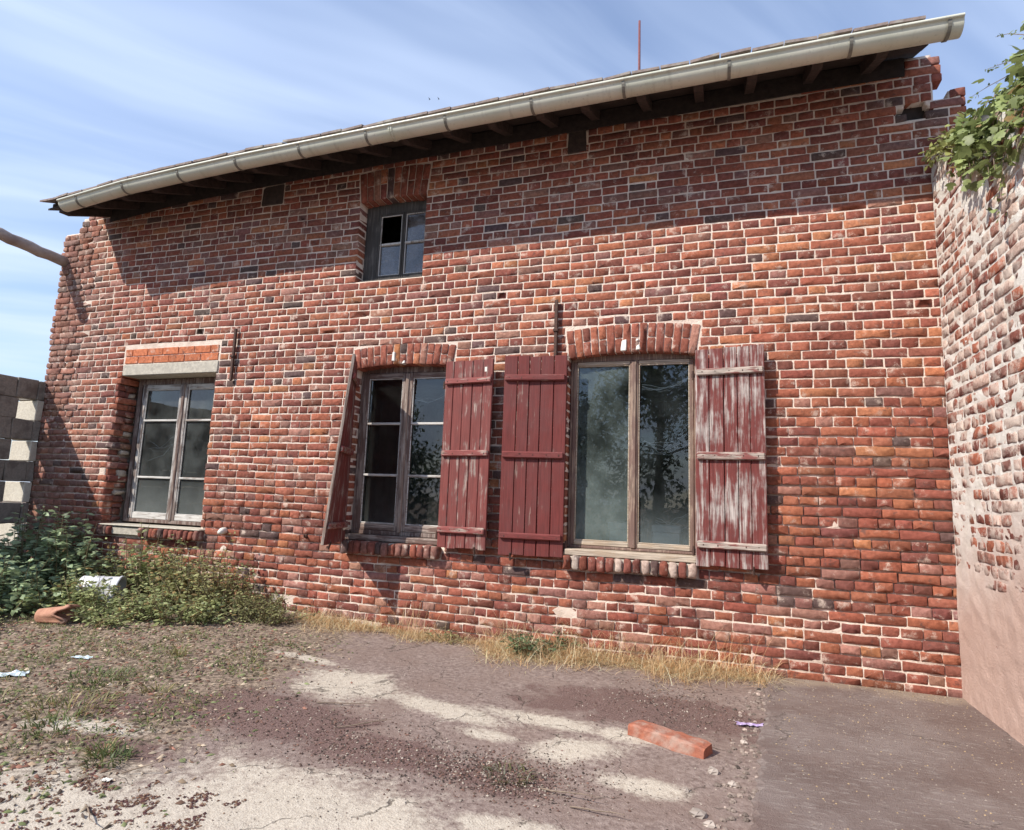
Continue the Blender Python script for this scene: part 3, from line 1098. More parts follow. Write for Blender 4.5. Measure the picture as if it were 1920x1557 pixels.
# ---- windows
def window(x0, x1, z0, z1, y, casements, bars, fw, sw, mats, glass, arch=0.0, bot=0.06, fd=0.07, head=None, wide_left=0.0):
    """outer frame with casements; casements = x-limits, bars = z of glazing bars"""
    mv, mh, mb_bar = mats[:3]
    ms = mats[3] if len(mats) > 3 else mv
    f = MB()
    hd = fw if head is None else head
    f.box(x0, x0 + fw + wide_left, y, y + fd, z0, z1 + arch, 0.004)
    f.box(x1 - fw, x1, y, y + fd, z0, z1 + arch, 0.004)
    f.box(x0 + fw + wide_left, x1 - fw, y + 0.001, y + fd, z1 - hd, z1 + arch, 0.004)
    f.box(x0 + fw + wide_left, x1 - fw, y - 0.010, y + fd, z0, z0 + bot * 0.6, 0.004)
    win = f.build('window', mv, house)
    rows = [z0 + bot * 0.6 + 0.002] + list(bars) + [z1 - hd - 0.002]
    for ci, (a, b_) in enumerate(casements):
        s = MB()
        a2, b2 = a + 0.002, b_ - 0.002
        yy0, yy1 = y - 0.008, y + 0.034
        s.box(a2, a2 + sw, yy0, yy1, rows[0], rows[-1], 0.005)
        s.build('sash_stile', ms, win)
        s = MB()
        s.box(b2 - sw, b2, yy0, yy1, rows[0], rows[-1], 0.005)
        s.build('sash_stile', ms, win)
        s = MB()
        s.box(a2 + sw, b2 - sw, yy0 + 0.002, yy1, rows[0], rows[0] + bot, 0.005)
        s.build('sash_rail', mh, win)
        s = MB()
        s.box(a2 + sw, b2 - sw, yy0 + 0.002, yy1, rows[-1] - sw, rows[-1], 0.005)
        s.build('sash_rail', mh, win)
        zs_ = [rows[0] + bot] + list(bars) + [rows[-1] - sw]
        # putty line round the panes
        pt = MB()
        for (u0, u1, v0, v1) in ((a2 + sw, a2 + sw + 0.010, zs_[0], zs_[-1]), (b2 - sw - 0.010, b2 - sw, zs_[0], zs_[-1]), (a2 + sw + 0.010, b2 - sw - 0.010, zs_[0], zs_[0] + 0.010), (a2 + sw + 0.010, b2 - sw - 0.010, zs_[-1] - 0.010, zs_[-1])):
            pt.box(u0, u1, yy0 + 0.008, yy0 + 0.020, v0, v1, 0.003)
        pt.build('putty', mb_bar, win)
        for bz in bars:
            gb = MB()
            gb.box(a2 + sw, b2 - sw, yy0 + 0.003, yy1 - 0.006, bz - 0.011, bz + 0.011, 0.004)
            gb.build('glazing_bar', mb_bar, win)
        for r in range(len(zs_) - 1):
            g_ = glass(ci, r)
            if g_ is None:
                continue
            z_a, z_b = zs_[r] + (0.010 if r else 0.0), zs_[r + 1] - (0.010 if r < len(zs_) - 2 else 0)
            pn = MB()
            tw = rng.normal(0, 0.0012, 2)
            V = [(a2 + sw + 0.002, y + 0.017 + tw[0], z_a), (b2 - sw - 0.002, y + 0.017, z_a), (b2 - sw - 0.002, y + 0.017 + tw[1], z_b), (a2 + sw + 0.002, y + 0.017, z_b)]
            pn.add(V, [(0, 1, 2, 3)])
            pn.build('pane', g_, win)
    return win


BM = (MT['frame_brown'], MT['frame_brown_h'], MT['white_paint'])
w1 = window(-5.93, -4.667, 0.770, 2.322, 0.19, [(-5.85, -5.262), (-5.258, -4.72)], (1.247, 1.862), 0.055, 0.052, (MT['frame_brown'], MT['white_paint'], MT['white_paint'], MT['white_worn']),
            lambda c, r: MT['glass_mid'], head=0.065)
w2 = window(-3.02, -2.03, 0.800, 2.315, 0.12, [(-2.985, -2.527), (-2.523, -2.066)], (1.334, 1.806), 0.04, 0.048, BM,
            lambda c, r: MT['glass_clean'], 0.025, 0.06, head=0.035)
w3 = window(-0.985, 0.015, 0.800, 2.335, 0.075, [(-0.963, -0.467), (-0.463, -0.006)], (), 0.024, 0.030, (MT['frame_pale'], MT['frame_pale_h'], MT['frame_pale_h']),
            lambda c, r: MT['glass_dust'] if c == 0 else MT['glass_big'], 0.025, 0.035, head=0.03)
w4 = window(-3.09, -2.39, 3.155, 3.955, 0.115, [(-2.945, -2.672), (-2.672, -2.42)], (3.553,), 0.03, 0.018, (MT['frame_grey'], MT['frame_grey'], MT['white_paint_z']),
            lambda c, r: None if (c == 0 and r == 1) else MT['glass_attic'], 0.02, 0.05, head=0.09, wide_left=0.115)
# meeting stile covers and wooden sills
for x, y, z0, z1, m_ in ((-5.26, 0.176, 0.80, 2.25, 'frame_brown'), (-2.525, 0.106, 0.825, 2.27, 'grey_wood'), (-0.465, 0.060, 0.82, 2.30, 'frame_pale')):
    mm = MB()
    mm.box(x - 0.019, x + 0.019, y - 0.006, y + 0.012, z0, z1, 0.006)
    mm.build('meeting_stile', MT[m_], {-5.26: w1, -2.525: w2, -0.465: w3}[x])
for x0, x1, y0, z0, z1, wn in ((-3.015, -2.035, 0.015, 0.750, 0.798, w2), (-0.980, 0.010, -0.050, 0.750, 0.797, w3), (-3.085, -2.395, 0.03, 3.150, 3.172, w4)):
    mm = MB()
    mm.box(x0, x1, y0, 0.20, z0, z1, 0.006, 0.001)
    mm.build('sill_board', MT['frame_grey'] if wn == w4 else MT['frame_pale_h' if wn == w3 else 'frame_brown_h'], wn)


# cobwebs hanging inside the panes
def cobweb(win, x0, x1, z, y, n, spread):
    cb_ = MB()
    for i in range(n):
        za, zb = z + rng.normal(0, spread), z + rng.normal(0, spread) + 0.06
        pts = []
        for k in range(6):
            f_ = k / 5
            pts.append((x0 + (x1 - x0) * f_, y + rng.normal(0, 0.003), za + (zb - za) * f_ - 0.05 * math.sin(math.pi * f_) * rng.uniform(0.5, 1.5)))
        cb_.tube(pts, rng.uniform(0.0008, 0.0030), 4, False)
    o = cb_.build('cobweb', MT['web'], win)
    o['kind'] = 'stuff'


cobweb(w3, -0.41, -0.05, 2.10, 0.12, 6, 0.018)
cobweb(w3, -0.41, -0.05, 1.60, 0.12, 8, 0.025)
cobweb(w3, -0.30, -0.05, 1.02, 0.12, 3, 0.05)
cobweb(w2, -2.47, -2.12, 2.05, 0.16, 3, 0.02)
cobweb(w1, -5.72, -5.35, 1.55, 0.23, 4, 0.06)


# ---- shutters
def shutter(hx, hy, width, z0, z1, dir_top, dir_bot, mats, npl=5, face=1, drop=0.0):
    """hinged at (hx,hy); dir_* = (dx,dy) the leaf points to at top and bottom; battens on the side seen"""
    def norm(v):
        l_ = math.hypot(*v)
        return (v[0] / l_, v[1] / l_)
    dt, db = norm(dir_top), norm(dir_bot)

    def xf(s, w_, z):
        f_ = (z - z0) / (z1 - z0)
        d = norm((db[0] + (dt[0] - db[0]) * f_, db[1] + (dt[1] - db[1]) * f_))
        nrm = (-d[1] * face, d[0] * face)
        return (hx + d[0] * s + nrm[0] * w_, hy + d[1] * s + nrm[1] * w_, z + drop * s)
    hb = MB()
    for hz in (z0 + 0.10, z1 - 0.20):                 # strap hinge behind, pintle and hook
        hb.box(-0.03, width * 0.6, -0.022, -0.016, hz - 0.016, hz + 0.016, 0.002)
        hb.tube([(-0.018, -0.016, hz - 0.035), (-0.018, -0.016, hz + 0.035)], 0.009, 8)
    hb.tube([(width * 0.78, 0.0, z0 - 0.02), (width * 0.80, 0.02, z0 - 0.035), (width * 0.80, 0.035, z0 + 0.02)], 0.009, 6)
    for fr in (0.115, 0.505, 0.905):
        bz = z1 - (z1 - z0) * fr
        for i in range(npl):
            sx_ = (i + 0.5) * width / npl + rng.normal(0, 0.006)
            hb.box(sx_ - 0.0035, sx_ + 0.0035, 0.036, 0.0425, bz - 0.004 + rng.normal(0, 0.004), bz + 0.004, 0.001)
    sh = hb.build('shutter', MT['iron'], house, xf=xf)
    cuts = [0]
    for i in range(npl):
        cuts.append(cuts[-1] + 1 + rng.uniform(-0.12, 0.12))
    cuts = [c * width / cuts[-1] for c in cuts]
    for i in range(npl):
        pb = MB()
        dz0, dz1 = rng.normal(0, 0.004, 2)
        zz = np.linspace(z0 + dz0, z1 + dz1, 2)
        pb.box(cuts[i] + 0.0022, cuts[i + 1] - 0.0022, -0.012 + rng.normal(0, 0.0012), 0.012 + rng.normal(0, 0.0015), zz[0], zz[1], 0.004, 0.0008)
        pb.build('plank', mats[0], sh, xf=xf)
    for fr in (0.115, 0.505, 0.905):
        bz = z1 - (z1 - z0) * fr
        bb = MB()
        bb.box(0.012, width - 0.008, 0.0145, 0.040, bz - 0.026 + rng.normal(0, 0.002), bz + 0.026, 0.008, 0.001)
        bb.build('batten', mats[1], sh, xf=xf)
    return sh


sA = shutter(-3.000, -0.020, 0.475, 0.735, 2.335, (0.50, -0.84), (0.235, -0.97), (MT['shutter_worn'], MT['shutter_worn_h']), face=1)
tag(sA, 'half open shutter seen edge on, bare grey front edge')
sB = shutter(-2.062, -0.062, 0.452, 0.742, 2.320, (1.0, -0.055), (1.0, -0.085), (MT['shutter_worn'], MT['shutter_worn_h']), face=-1, drop=0.012)
tag(sB, 'faded red shutter with scuffed paint')
sC = shutter(-0.985, -0.055, 0.520, 0.722, 2.335, (-1.0, -0.13), (-1.0, -0.10), (MT['shutter_sound'], MT['shutter_sound_h']), face=1)
tag(sC, 'dark red shutter with sound paint')
sD = shutter(0.006, -0.050, 0.487, 0.738, 2.345, (1.0, -0.08), (1.0, -0.05), (MT['shutter_peeled'], MT['shutter_peeled_h']), face=-1)
tag(sD, 'peeling red shutter with bare whitish wood')
# front edge of the half-open shutter is bare grey wood: a thin strip along its free edge
eb = MB()
eb.box(0, 0.024, 0, 0.006, 0.735, 2.335, 0.002)


def edge_xf(s, w_, z):
    f_ = (z - 0.735) / 1.6
    d = Vector((0.235 + 0.265 * f_, -0.97 + 0.13 * f_)).normalized()
    nrm = (-d.y, d.x)
    e_ = 0.4755 + w_
    return (-3.0 + d.x * e_ + nrm[0] * (s - 0.012), -0.02 + d.y * e_ + nrm[1] * (s - 0.012), z)


eb.build('edge_strip', MT['grey_wood'], sA, xf=edge_xf)
# paper label at the top corner of the faded shutter
pb = MB()
pb.box(-1.668, -1.648, -0.150, -0.146, 2.205, 2.245, 0.001)
pb.build('white_tag', MT['white'], sB)

# ---- iron wall anchors, pipe stub, hook
for x, z0, z1 in ((-4.437, 2.228, 2.763), (-1.097, 2.335, 2.821)):
    ab = MB()
    ab.box(x - 0.013, x + 0.013, -0.040, -0.014, z0, z1, 0.004, 0.002)
    ab.box(x - 0.022, x + 0.022, -0.052, -0.012, (z0 + z1) / 2 - 0.03, (z0 + z1) / 2 - 0.005, 0.004)
    ab.box(x - 0.008, x + 0.008, -0.02, 0.06, (z0 + z1) / 2 - 0.03, (z0 + z1) / 2 - 0.01, 0.003)
    ab.build('wall_anchor', MT['iron'], house)
sb_ = MB()
sb_.tube([(-4.35, 0.05, 0.757), (-4.345, -0.04, 0.755), (-4.335, -0.085, 0.742)], [0.030, 0.033, 0.020], 9)
sb_.build('pipe_stub', MT['white'], house, True)
sb_ = MB()
sb_.box(-3.43, -3.40, -0.012, 0.03, 0.742, 0.775, 0.005, 0.003)
sb_.tube([(-3.40, 0.02, 0.75), (-3.395, -0.05, 0.75), (-3.39, -0.06, 0.775)], 0.008, 6)
sb_.build('shutter_hook', MT['iron'], house)
sb_ = MB()
sb_.tube([(-2.975, 0.02, 0.86), (-2.975, -0.055, 0.865), (-2.965, -0.085, 0.845)], [0.016, 0.02, 0.014], 8)
sb_.build('shutter_stop', MT['white'], house, True)
# lime lumps
for x, z in ((-5.0, 0.60), (-5.55, 0.60)):
    pass

# ---- inside and back of the house
ib = MB()
ib.box(-6.75, -6.50, TH, 4.6, -0.1, 4.35, 0.0)
ib.box(1.30, 1.60, TH, 4.6, -0.1, 4.35, 0.0)
ib.build('side_wall', MT['plaster'], house)
ib = MB()
ib.box(-6.75, 1.60, 4.6, 4.9, -0.1, 4.35, 0.0)
ib.build('back_wall', MT['plaster'], house)
ib = MB()
ib.box(-6.50, 1.30, TH, 4.6, 0.02, 0.12, 0.0)
ib.build('floor', MT['plaster'], house)
ib = MB()
ib.box(-6.50, 1.30, TH, 4.6, 2.72, 2.86, 0.0)
ib.build('ceiling', MT['plaster'], house)
for x0, x1 in ((-4.45, -4.30), (-1.62, -1.47)):
    ib = MB()
    ib.box(x0, x1, TH, 4.6, 0.12, 2.72, 0.0)
    ib.build('partition_wall', MT['plaster'], house)

# ---- roof
XL, XR = -6.62, 1.575
RX = np.linspace(XL, XR, 26)


def roof_sheet(name, off0, off1, y0, y1, mat, parent, xl=XL, xr=XR):
    V, Fc = [], []
    X = np.linspace(xl, xr, 26)
    for x in X:
        for y, o in ((y0, off0), (y1, off0), (y1, off1), (y0, off1)):
            V.append((x, y, rim(x) + o + (y + 0.62) * TANR))
    n = len(X)
    for i in range(n - 1):
        for k in range(4):
            k2 = (k + 1) % 4
            Fc.append((i * 4 + k, i * 4 + k2, i * 4 + 4 + k2, i * 4 + 4 + k))
    Fc += [(0, 3, 2, 1), ((n - 1) * 4, (n - 1) * 4 + 1, (n - 1) * 4 + 2, (n - 1) * 4 + 3)]
    return mesh(name, V, [f[::-1] for f in Fc], mat, parent)


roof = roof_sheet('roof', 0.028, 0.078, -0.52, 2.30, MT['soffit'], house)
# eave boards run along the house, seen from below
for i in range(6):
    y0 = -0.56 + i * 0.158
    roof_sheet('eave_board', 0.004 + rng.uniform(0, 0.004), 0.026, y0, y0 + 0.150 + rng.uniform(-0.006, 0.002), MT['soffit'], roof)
# rear slope, gables
zr = rim(-2) + 0.028 + 2.92 * TANR
rb = MB()
rb.add([(XL, 2.30, zr - 0.14), (XR, 2.30, zr + 0.02), (XR, 5.3, zr - 1.33), (XL, 5.3, zr - 1.40), (XL, 2.30, zr - 0.09), (XR, 2.30, zr + 0.07), (XR, 5.3, zr - 1.28), (XL, 5.3, zr - 1.35)],
       [(3, 2, 1, 0), (4, 5, 6, 7), (0, 1, 5, 4), (1, 2, 6, 5), (2, 3, 7, 6), (3, 0, 4, 7)])
rb.build('rear_slope', MT['tile'], roof)
for x0, x1 in ((-6.60, -6.50), (1.45, 1.55)):
    V = []
    for x in (x0, x1):
        V += [(x, TH, 4.2), (x, 4.6, 4.2), (x, 4.6, 4.36), (x, 2.3, under_roof(x, 2.3) - 0.02), (x, TH, under_roof(x, TH) - 0.02)]
    gb = MB()
    gb.add(V, [(4, 3, 2, 1, 0), (5, 6, 7, 8, 9), (0, 1, 6, 5), (1, 2, 7, 6), (2, 3, 8, 7), (3, 4, 9, 8), (4, 0, 5, 9)])
    gb.build('gable', MT['plaster'], house)
# rafter tails
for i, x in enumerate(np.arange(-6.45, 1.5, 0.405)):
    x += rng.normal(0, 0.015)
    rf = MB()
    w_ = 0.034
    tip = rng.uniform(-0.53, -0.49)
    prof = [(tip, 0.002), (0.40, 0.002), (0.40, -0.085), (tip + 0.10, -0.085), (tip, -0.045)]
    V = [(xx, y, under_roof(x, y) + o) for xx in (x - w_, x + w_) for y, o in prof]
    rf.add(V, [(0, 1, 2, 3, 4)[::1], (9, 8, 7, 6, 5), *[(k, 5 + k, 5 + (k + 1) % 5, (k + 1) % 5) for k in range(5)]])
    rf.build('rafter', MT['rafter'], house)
# beam ends in the wall
for x0, x1, z0, z1 in ((-4.295, -4.025, 4.065, 4.285), (-1.045, -0.875, 4.135, 4.345)):
    bb = MB()
    bb.box(x0, x1, -0.006, 0.30, z0, z1, 0.010, 0.004)
    bb.build('beam_end', MT['rafter'], house)
V, Fc = [], []
PX = np.linspace(-6.44, 1.49, 22)
for x in PX:
    zt = under_roof(x, 0.0) - 0.006
    for y, z in ((-0.012, zt - 0.150), (0.14, zt - 0.150), (0.14, zt), (-0.012, zt)):
        V.append((x, y + rng.normal(0, 0.002), z + rng.normal(0, 0.002)))
Fc = [(i * 4 + k, i * 4 + (k + 1) % 4, i * 4 + 4 + (k + 1) % 4, i * 4 + 4 + k)[::-1] for i in range(21) for k in range(4)] + [(0, 1, 2, 3), (84, 87, 86, 85)]
mesh('wall_plate', V, Fc, MT['beam'], house)
# tiles
RV = []
first_x = XL - 0.02
nt = int((XR - first_x + 0.03) / 0.2075)
rest = MB()
for row in range(15):
    for i in range(nt):
        x0 = first_x + i * 0.2075 + (0.05 if row % 2 else 0.0)
        x1 = x0 + 0.198
        if x1 > XR + 0.06:
            continue
        y0 = -0.640 + row * 0.195 + rng.normal(0, 0.004)
        y1 = y0 + 0.25
        lift = 0.086 + rng.normal(0, 0.003)
        tl = rng.normal(0, 0.004)
        V = []
        for x, dz in ((x0, -tl), (x1, tl)):
            for y, o in ((y0, lift + 0.006), (y1, lift - 0.012), (y1, lift + 0.004), (y0, lift + 0.026)):
                V.append((x, y, rim(x) + o + (y + 0.62) * TANR + dz))
        Fc = [(0, 1, 2, 3), (7, 6, 5, 4), (0, 4, 5, 1), (1, 5, 6, 2), (2, 6, 7, 3), (3, 7, 4, 0)]
        if row == 0:
            if i > nt - 4 and rng.random() < 0.25:
                continue
            MB().add(V, Fc).build('roof_tile', MT['tile'], roof)
        else:
            rest.add(V, Fc)
o = rest.build('roof_tiling', MT['tile'], roof)
o['kind'] = 'stuff'

# ---- gutter
GX = np.linspace(-6.27, 1.628, 46)
RG = 0.075
prof = [(-RG - 0.008, 0.006), (-RG - 0.012, 0.016), (-RG - 0.002, 0.020), (-RG + 0.002, 0.008)]
V, Fc = [], []
na = 13
for x in GX:
    zc = rim(x)
    ring = [(-0.62 - RG + 0.008, zc + 0.006), (-0.62 - RG + 0.002, zc + 0.016), (-0.62 - RG - 0.011, zc + 0.017), (-0.62 - RG - 0.018, zc + 0.008), (-0.62 - RG - 0.015, zc - 0.003), (-0.62 - RG - 0.003, zc - 0.005)]
    ring += [(-0.62 - RG * math.cos(a_), zc - RG * math.sin(a_)) for a_ in np.linspace(0.10, math.pi, na)]
    ring += [(-0.62 - (RG - 0.003) * math.cos(a_), zc - (RG - 0.003) * math.sin(a_)) for a_ in np.linspace(math.pi, 0.10, na)]
    for y, z in ring:
        V.append((x, y, z))
nr = len(ring)
for i in range(len(GX) - 1):
    for k in range(nr):
        k2 = (k + 1) % nr
        Fc.append((i * nr + k, i * nr + k2, (i + 1) * nr + k2, (i + 1) * nr + k))
gutter = mesh('gutter', V, Fc, MT['zinc'], house, True)
for x in (-6.27, 1.628):                          # stop ends
    zc = rim(x)
    V = [(x + dx, -0.62 - RG * 0.985 * math.cos(a_), zc - RG * 0.985 * math.sin(a_)) for dx in (-0.002, 0.002) for a_ in np.linspace(0, math.pi, 13)]
    mesh('stop_end', V, [tuple(range(13)), tuple(range(25, 12, -1)), *[(k, k + 13, k + 14, k + 1) for k in range(12)], (0, 12, 25, 13)], MT['zinc'], gutter)
for x in (-6.02, -5.40, -4.69, -4.01, -3.31, -2.63, -2.405, -2.385, -1.895, -1.17, -0.468, 0.26, 1.01, 1.553):
    zc = rim(x)
    hw = 0.0105 if x not in (-2.405, -2.385) else 0.006
    V, Fc = [], []
    A_ = np.linspace(-0.12, math.pi, 15)
    for xx in (x - hw, x + hw):
        for rad in (RG - 0.001, RG + 0.006):
            for a_ in A_:
                V.append((xx, -0.62 - rad * math.cos(a_), zc - rad * math.sin(a_)))
    n = len(A_)
    for k in range(n - 1):
        Fc += [(n + k, n + k + 1, 3 * n + k + 1, 3 * n + k), (k, 2 * n + k, 2 * n + k + 1, k + 1), (k, k + 1, n + k + 1, n + k), (2 * n + k, 3 * n + k, 3 * n + k + 1, 2 * n + k + 1)]
    Fc += [(0, n, 3 * n, 2 * n), (n - 1, 3 * n - 1, 4 * n - 1, 2 * n - 1)]
    mesh('gutter_bracket', V, Fc, MT['zinc_dark'] if hw > 0.01 else MT['zinc'], gutter)

# ================================================================== mast behind the roof ridge
mb_ = MB()
mb_.tube([(-0.71, 2.20, 5.35), (-0.712, 2.20, 6.4), (-0.714, 2.20, 7.18)], [0.016, 0.016, 0.014], 10)
tag(mb_.build('metal_mast', MT['mast'], None, True), 'thin red-brown metal rod rising from the roof against the sky', 'pole')

# ================================================================== side wall on the right
SWX, SWY0, SWY1, SWTOP = 1.62, -0.004, -3.2, 3.66
swall = tag(empty('side_brick_wall', (1.76, -1.6, 0)), 'rough brick wall smeared with mortar, pink render at its foot, at right angles to the house', 'wall')


def sw_top(u):
    return 3.70 - 0.33 * min(u, 1.3) + 0.03 * math.sin(u * 5)


def side(V):      # u = distance from the house, v = up, w = out of the face
    return np.c_[SWX - V[:, 2], SWY0 - V[:, 0], V[:, 1]]


def side_depth(u, z):
    n1 = mnoise.noise((u * 2.3, z * 2.6, 11.0))
    n2 = mnoise.noise((u * 9, z * 12, 3.0))
    n3 = mnoise.noise((u * 26, z * 30, 5.0))
    d = 0.0034 + 0.0034 * n1 + 0.0052 * n2 + 0.0028 * n3
    d -= 0.020 * (1 / (1 + math.exp((z - 0.30 - 0.25 * u + 0.30 * n1) * 2.8)))     # rendered foot
    d -= 0.003 * (1 / (1 + math.exp((3.0 - z) * 5)))
    return d


us = np.r_[np.arange(0, 1.7, 0.017), np.arange(1.7, -SWY1 - 0.004 + 0.001, 0.05)]
zs2 = np.arange(-0.12, 3.72, 0.019)
V = np.zeros((len(zs2), len(us), 3))
for k, z in enumerate(zs2):
    for i, u in enumerate(us):
        V[k, i] = (SWX + side_depth(u, z), SWY0 - u, min(z, sw_top(u)))
n0, n1_ = len(us), len(zs2)
i_, k_ = np.meshgrid(np.arange(n0 - 1), np.arange(n1_ - 1))
a = (k_ * n0 + i_).ravel()
keep = np.array([zs2[k] < sw_top(us[i]) for k, i in zip(k_.ravel(), i_.ravel())])
a = a[keep]
mm_, t, b = material('side_pointing', 0.95, spec=0.1)
p = t.pos()
q1, q2, q3 = t.noise(p, 11, 5, 0.65), t.noise(p, 80, 4, 0.7), t.noise(p, 2.5, 4, 0.6)
c = t.mix(t.ramp(q1, 0.3, 0.7), (0.60, 0.565, 0.50), (0.76, 0.73, 0.675))
c = t.mix(t.ramp(q3, 0.52, 0.72, 0, 0.55), c, (0.42, 0.35, 0.30))
c = t.mix(t.ramp(q2, 0.56, 0.75, 0, 0.5), c, (0.26, 0.20, 0.17))
zz = t.math('ADD', t.sep(p)[2], t.math('MULTIPLY', t.sep(p)[1], 0.3))
c = t.mix(t.ramp(t.math('ADD', zz, t.math('MULTIPLY', t.math('SUBTRACT', q3, 0.5), 0.7)), 1.25, 0.35, 0, 0.9), c, (0.47, 0.315, 0.255))
t.put(b.inputs['Base Color'], c)
t.put(b.inputs['Normal'], t.bump(t.math('ADD', q1, q2), 0.7, 0.010))
sw_m = mesh('mortar_face', V.reshape(-1, 3), np.c_[a, a + n0, a + n0 + 1, a + 1][:, ::-1], mm_, swall, True)
cb = MB()
cb.box(SWX + 0.05, SWX + 0.24, SWY1, SWY0 - 0.0, -0.12, 3.20, 0.0)
cb.build('wall_core', MT['mortar_side'], swall)
cb = MB()
VV_, n_c = [], 24
for i in range(n_c + 1):
    u = (-SWY1) * i / n_c
    zt = sw_top(u)
    VV_ += [(SWX + 0.001, SWY0 - u, zt - 0.05), (SWX + 0.004, SWY0 - u, zt), (SWX + 0.13, SWY0 - u, zt + 0.03), (SWX + 0.25, SWY0 - u, zt), (SWX + 0.25, SWY0 - u, 3.1)]
cb.add(VV_, [(i * 5 + k, (i + 1) * 5 + k, (i + 1) * 5 + k + 1, i * 5 + k + 1) for i in range(n_c) for k in range(4)])
cb.build('wall_coping', MT['mortar_side'], swall)
sb = []


def mk_side(l_, r_, z0, z1, isf, isl):
    if z1 > sw_top((l_ + r_) / 2) - 0.03:
        return
    jz = rng.normal(0, 0.003, 4)
    wf = rng.normal(0.0, 0.0014)
    col = PALETTE[rng.choice([0, 1, 2, 3, 6], p=[0.2, 0.32, 0.2, 0.16, 0.12])] * (1 + rng.normal(0, 0.13))
    if rng.random() < 0.22:
        col = col * 0.4 + np.array([0.58, 0.48, 0.41]) * 0.6
    sb.append(dict(q=[(l_, z0 + jz[0]), (r_, z0 + jz[1]), (r_, z1 + jz[2]), (l_, z1 + jz[3])], wf=wf, depth=0.08, col=np.clip(col, 0.02, 0.8), c=((l_ + r_) / 2, (z0 + z1) / 2),
                   kw=dict(chip=0.012, rough=0.004, tilt=0.0012, bev=0.003)))


for k in range(52):
    z0 = -0.12 + k * 0.0725
    g = 0.012
    fill_course(0.012, -SWY1 - 0.03, k, sb, z0 + g / 2, z0 + 0.0725 - g / 2, mk_side, rng.uniform(0, 0.2), k % 2 == 1, gap=0.013)


def score_side(b):
    u, z = b['c']
    q = np.array(b['q'])
    dx, dy, dz = SWX - CAM.x, SWY0 - u - CAM.y, z - CAM.z
    if math.atan2(dx, dy) > R(23.5) or z < 0.45:
        return 0
    d = math.sqrt(dx * dx + dy * dy + dz * dz)
    return (q[1, 0] - q[0, 0]) * (dx / d) / d ** 2


lay(sb, side, 290, sw_m, MT['brick_side'], score_side)


# ================================================================== block wall on the left
bw = tag(empty('block_wall', (-7.25, -2.0, 0)), 'low grey concrete block wall with open gaps joining the left end of the house', 'wall')
BX0, BX1, BH = -7.205, -7.105, 0.2287
rows = 10
for r in range(rows):
    z0 = 0.005 + r * BH
    hole = (r % 2 == 0) and r > 0
    segs = [(-7.43, -0.006, -0.082)]                     # thick block against the house
    y = -0.272 if hole else -0.086
    segs.append((BX0, y, -0.52 if hole else -0.30))
    y = segs[-1][2]
    while y > -4.0:
        segs.append((BX0, y - 0.008, y - 0.50))
        y -= 0.50
    for x0, a, b_ in segs:
        bb = MB()
        j = rng.normal(0, 0.002)
        bb.box(x0 + j, BX1 + j, b_, a, z0 + 0.003, z0 + BH - 0.003, 0.007, 0.003)
        bb.build('block', MT['block_sunlit'] if (hole and x0 < -7.3) else MT['block'], bw)

# ================================================================== log sticking out of the house corner
lb = MB()
lpts = [Vector((-7.10, 0.03, 3.725)).lerp(Vector((-7.30, -0.70, 3.845)), f) for f in np.linspace(0, 1, 9)]
lb.tube([p_ + Vector(rng.normal(0, 0.004, 3)) for p_ in lpts], [0.064 + rng.normal(0, 0.001) for _ in lpts], 12)
tag(lb.build('round_pole', MT['log'], None, True), 'round grey-brown pole jutting out from the top left corner of the house', 'pole')


# ================================================================== plants
def leaf_cloud(P, D, size, cols, lobed=False):
    """P points, D pointing directions, size per leaf, cols per leaf -> V,F,C"""
    n = len(P)
    D = D / np.linalg.norm(D, axis=1)[:, None]
    up_ = np.tile([0.0, 0, 1.0], (n, 1)) + rng.normal(0, 0.55, (n, 3))
    S_ = np.cross(D, up_)
    S_ /= np.linalg.norm(S_, axis=1)[:, None] + 1e-9
    N_ = np.cross(S_, D)
    if lobed:
        out = [(0, 0, 0), (0.12, 0.42, 0.0), (0.42, 0.62, -0.05), (0.50, 0.30, 0.03), (0.78, 0.34, -0.04), (1.05, 0, -0.10), (0.78, -0.34, -0.04), (0.50, -0.30, 0.03), (0.42, -0.62, -0.05), (0.12, -0.42, 0.0), (0.45, 0, 0.06)]
        fc = [(k, k + 1, 10) for k in range(9)] + [(9, 0, 10)]
    else:
        out = [(0, 0, 0), (0.35, 0.27, -0.04), (0.7, 0.17, -0.05), (1.0, 0, -0.12), (0.7, -0.17, -0.05), (0.35, -0.27, -0.04), (0.5, 0, 0.05)]
        fc = [(0, 5, 6), (5, 4, 6), (4, 3, 6), (3, 2, 6), (2, 1, 6), (1, 0, 6)]
    out = np.array(out)
    m_ = len(out)
    V = P[:, None, :] + size[:, None, None] * (out[None, :, 0:1] * D[:, None, :] + out[None, :, 1:2] * S_[:, None, :] + out[None, :, 2:3] * N_[:, None, :])
    F_ = (np.arange(n)[:, None, None] * m_ + np.array(fc)[None]).reshape(-1, 3)
    return V.reshape(-1, 3), F_, np.repeat(cols, m_, axis=0)


def greens(n, base, var=0.25, yellow=0.0):
    c = np.tile(base, (n, 1)) * (1 + rng.normal(0, var, (n, 1)))
    yl = rng.random(n) < yellow
    c[yl] = np.array([0.34, 0.24, 0.11]) * (1 + rng.normal(0, 0.2, (yl.sum(), 1)))
    return np.clip(c, 0.01, 0.7)


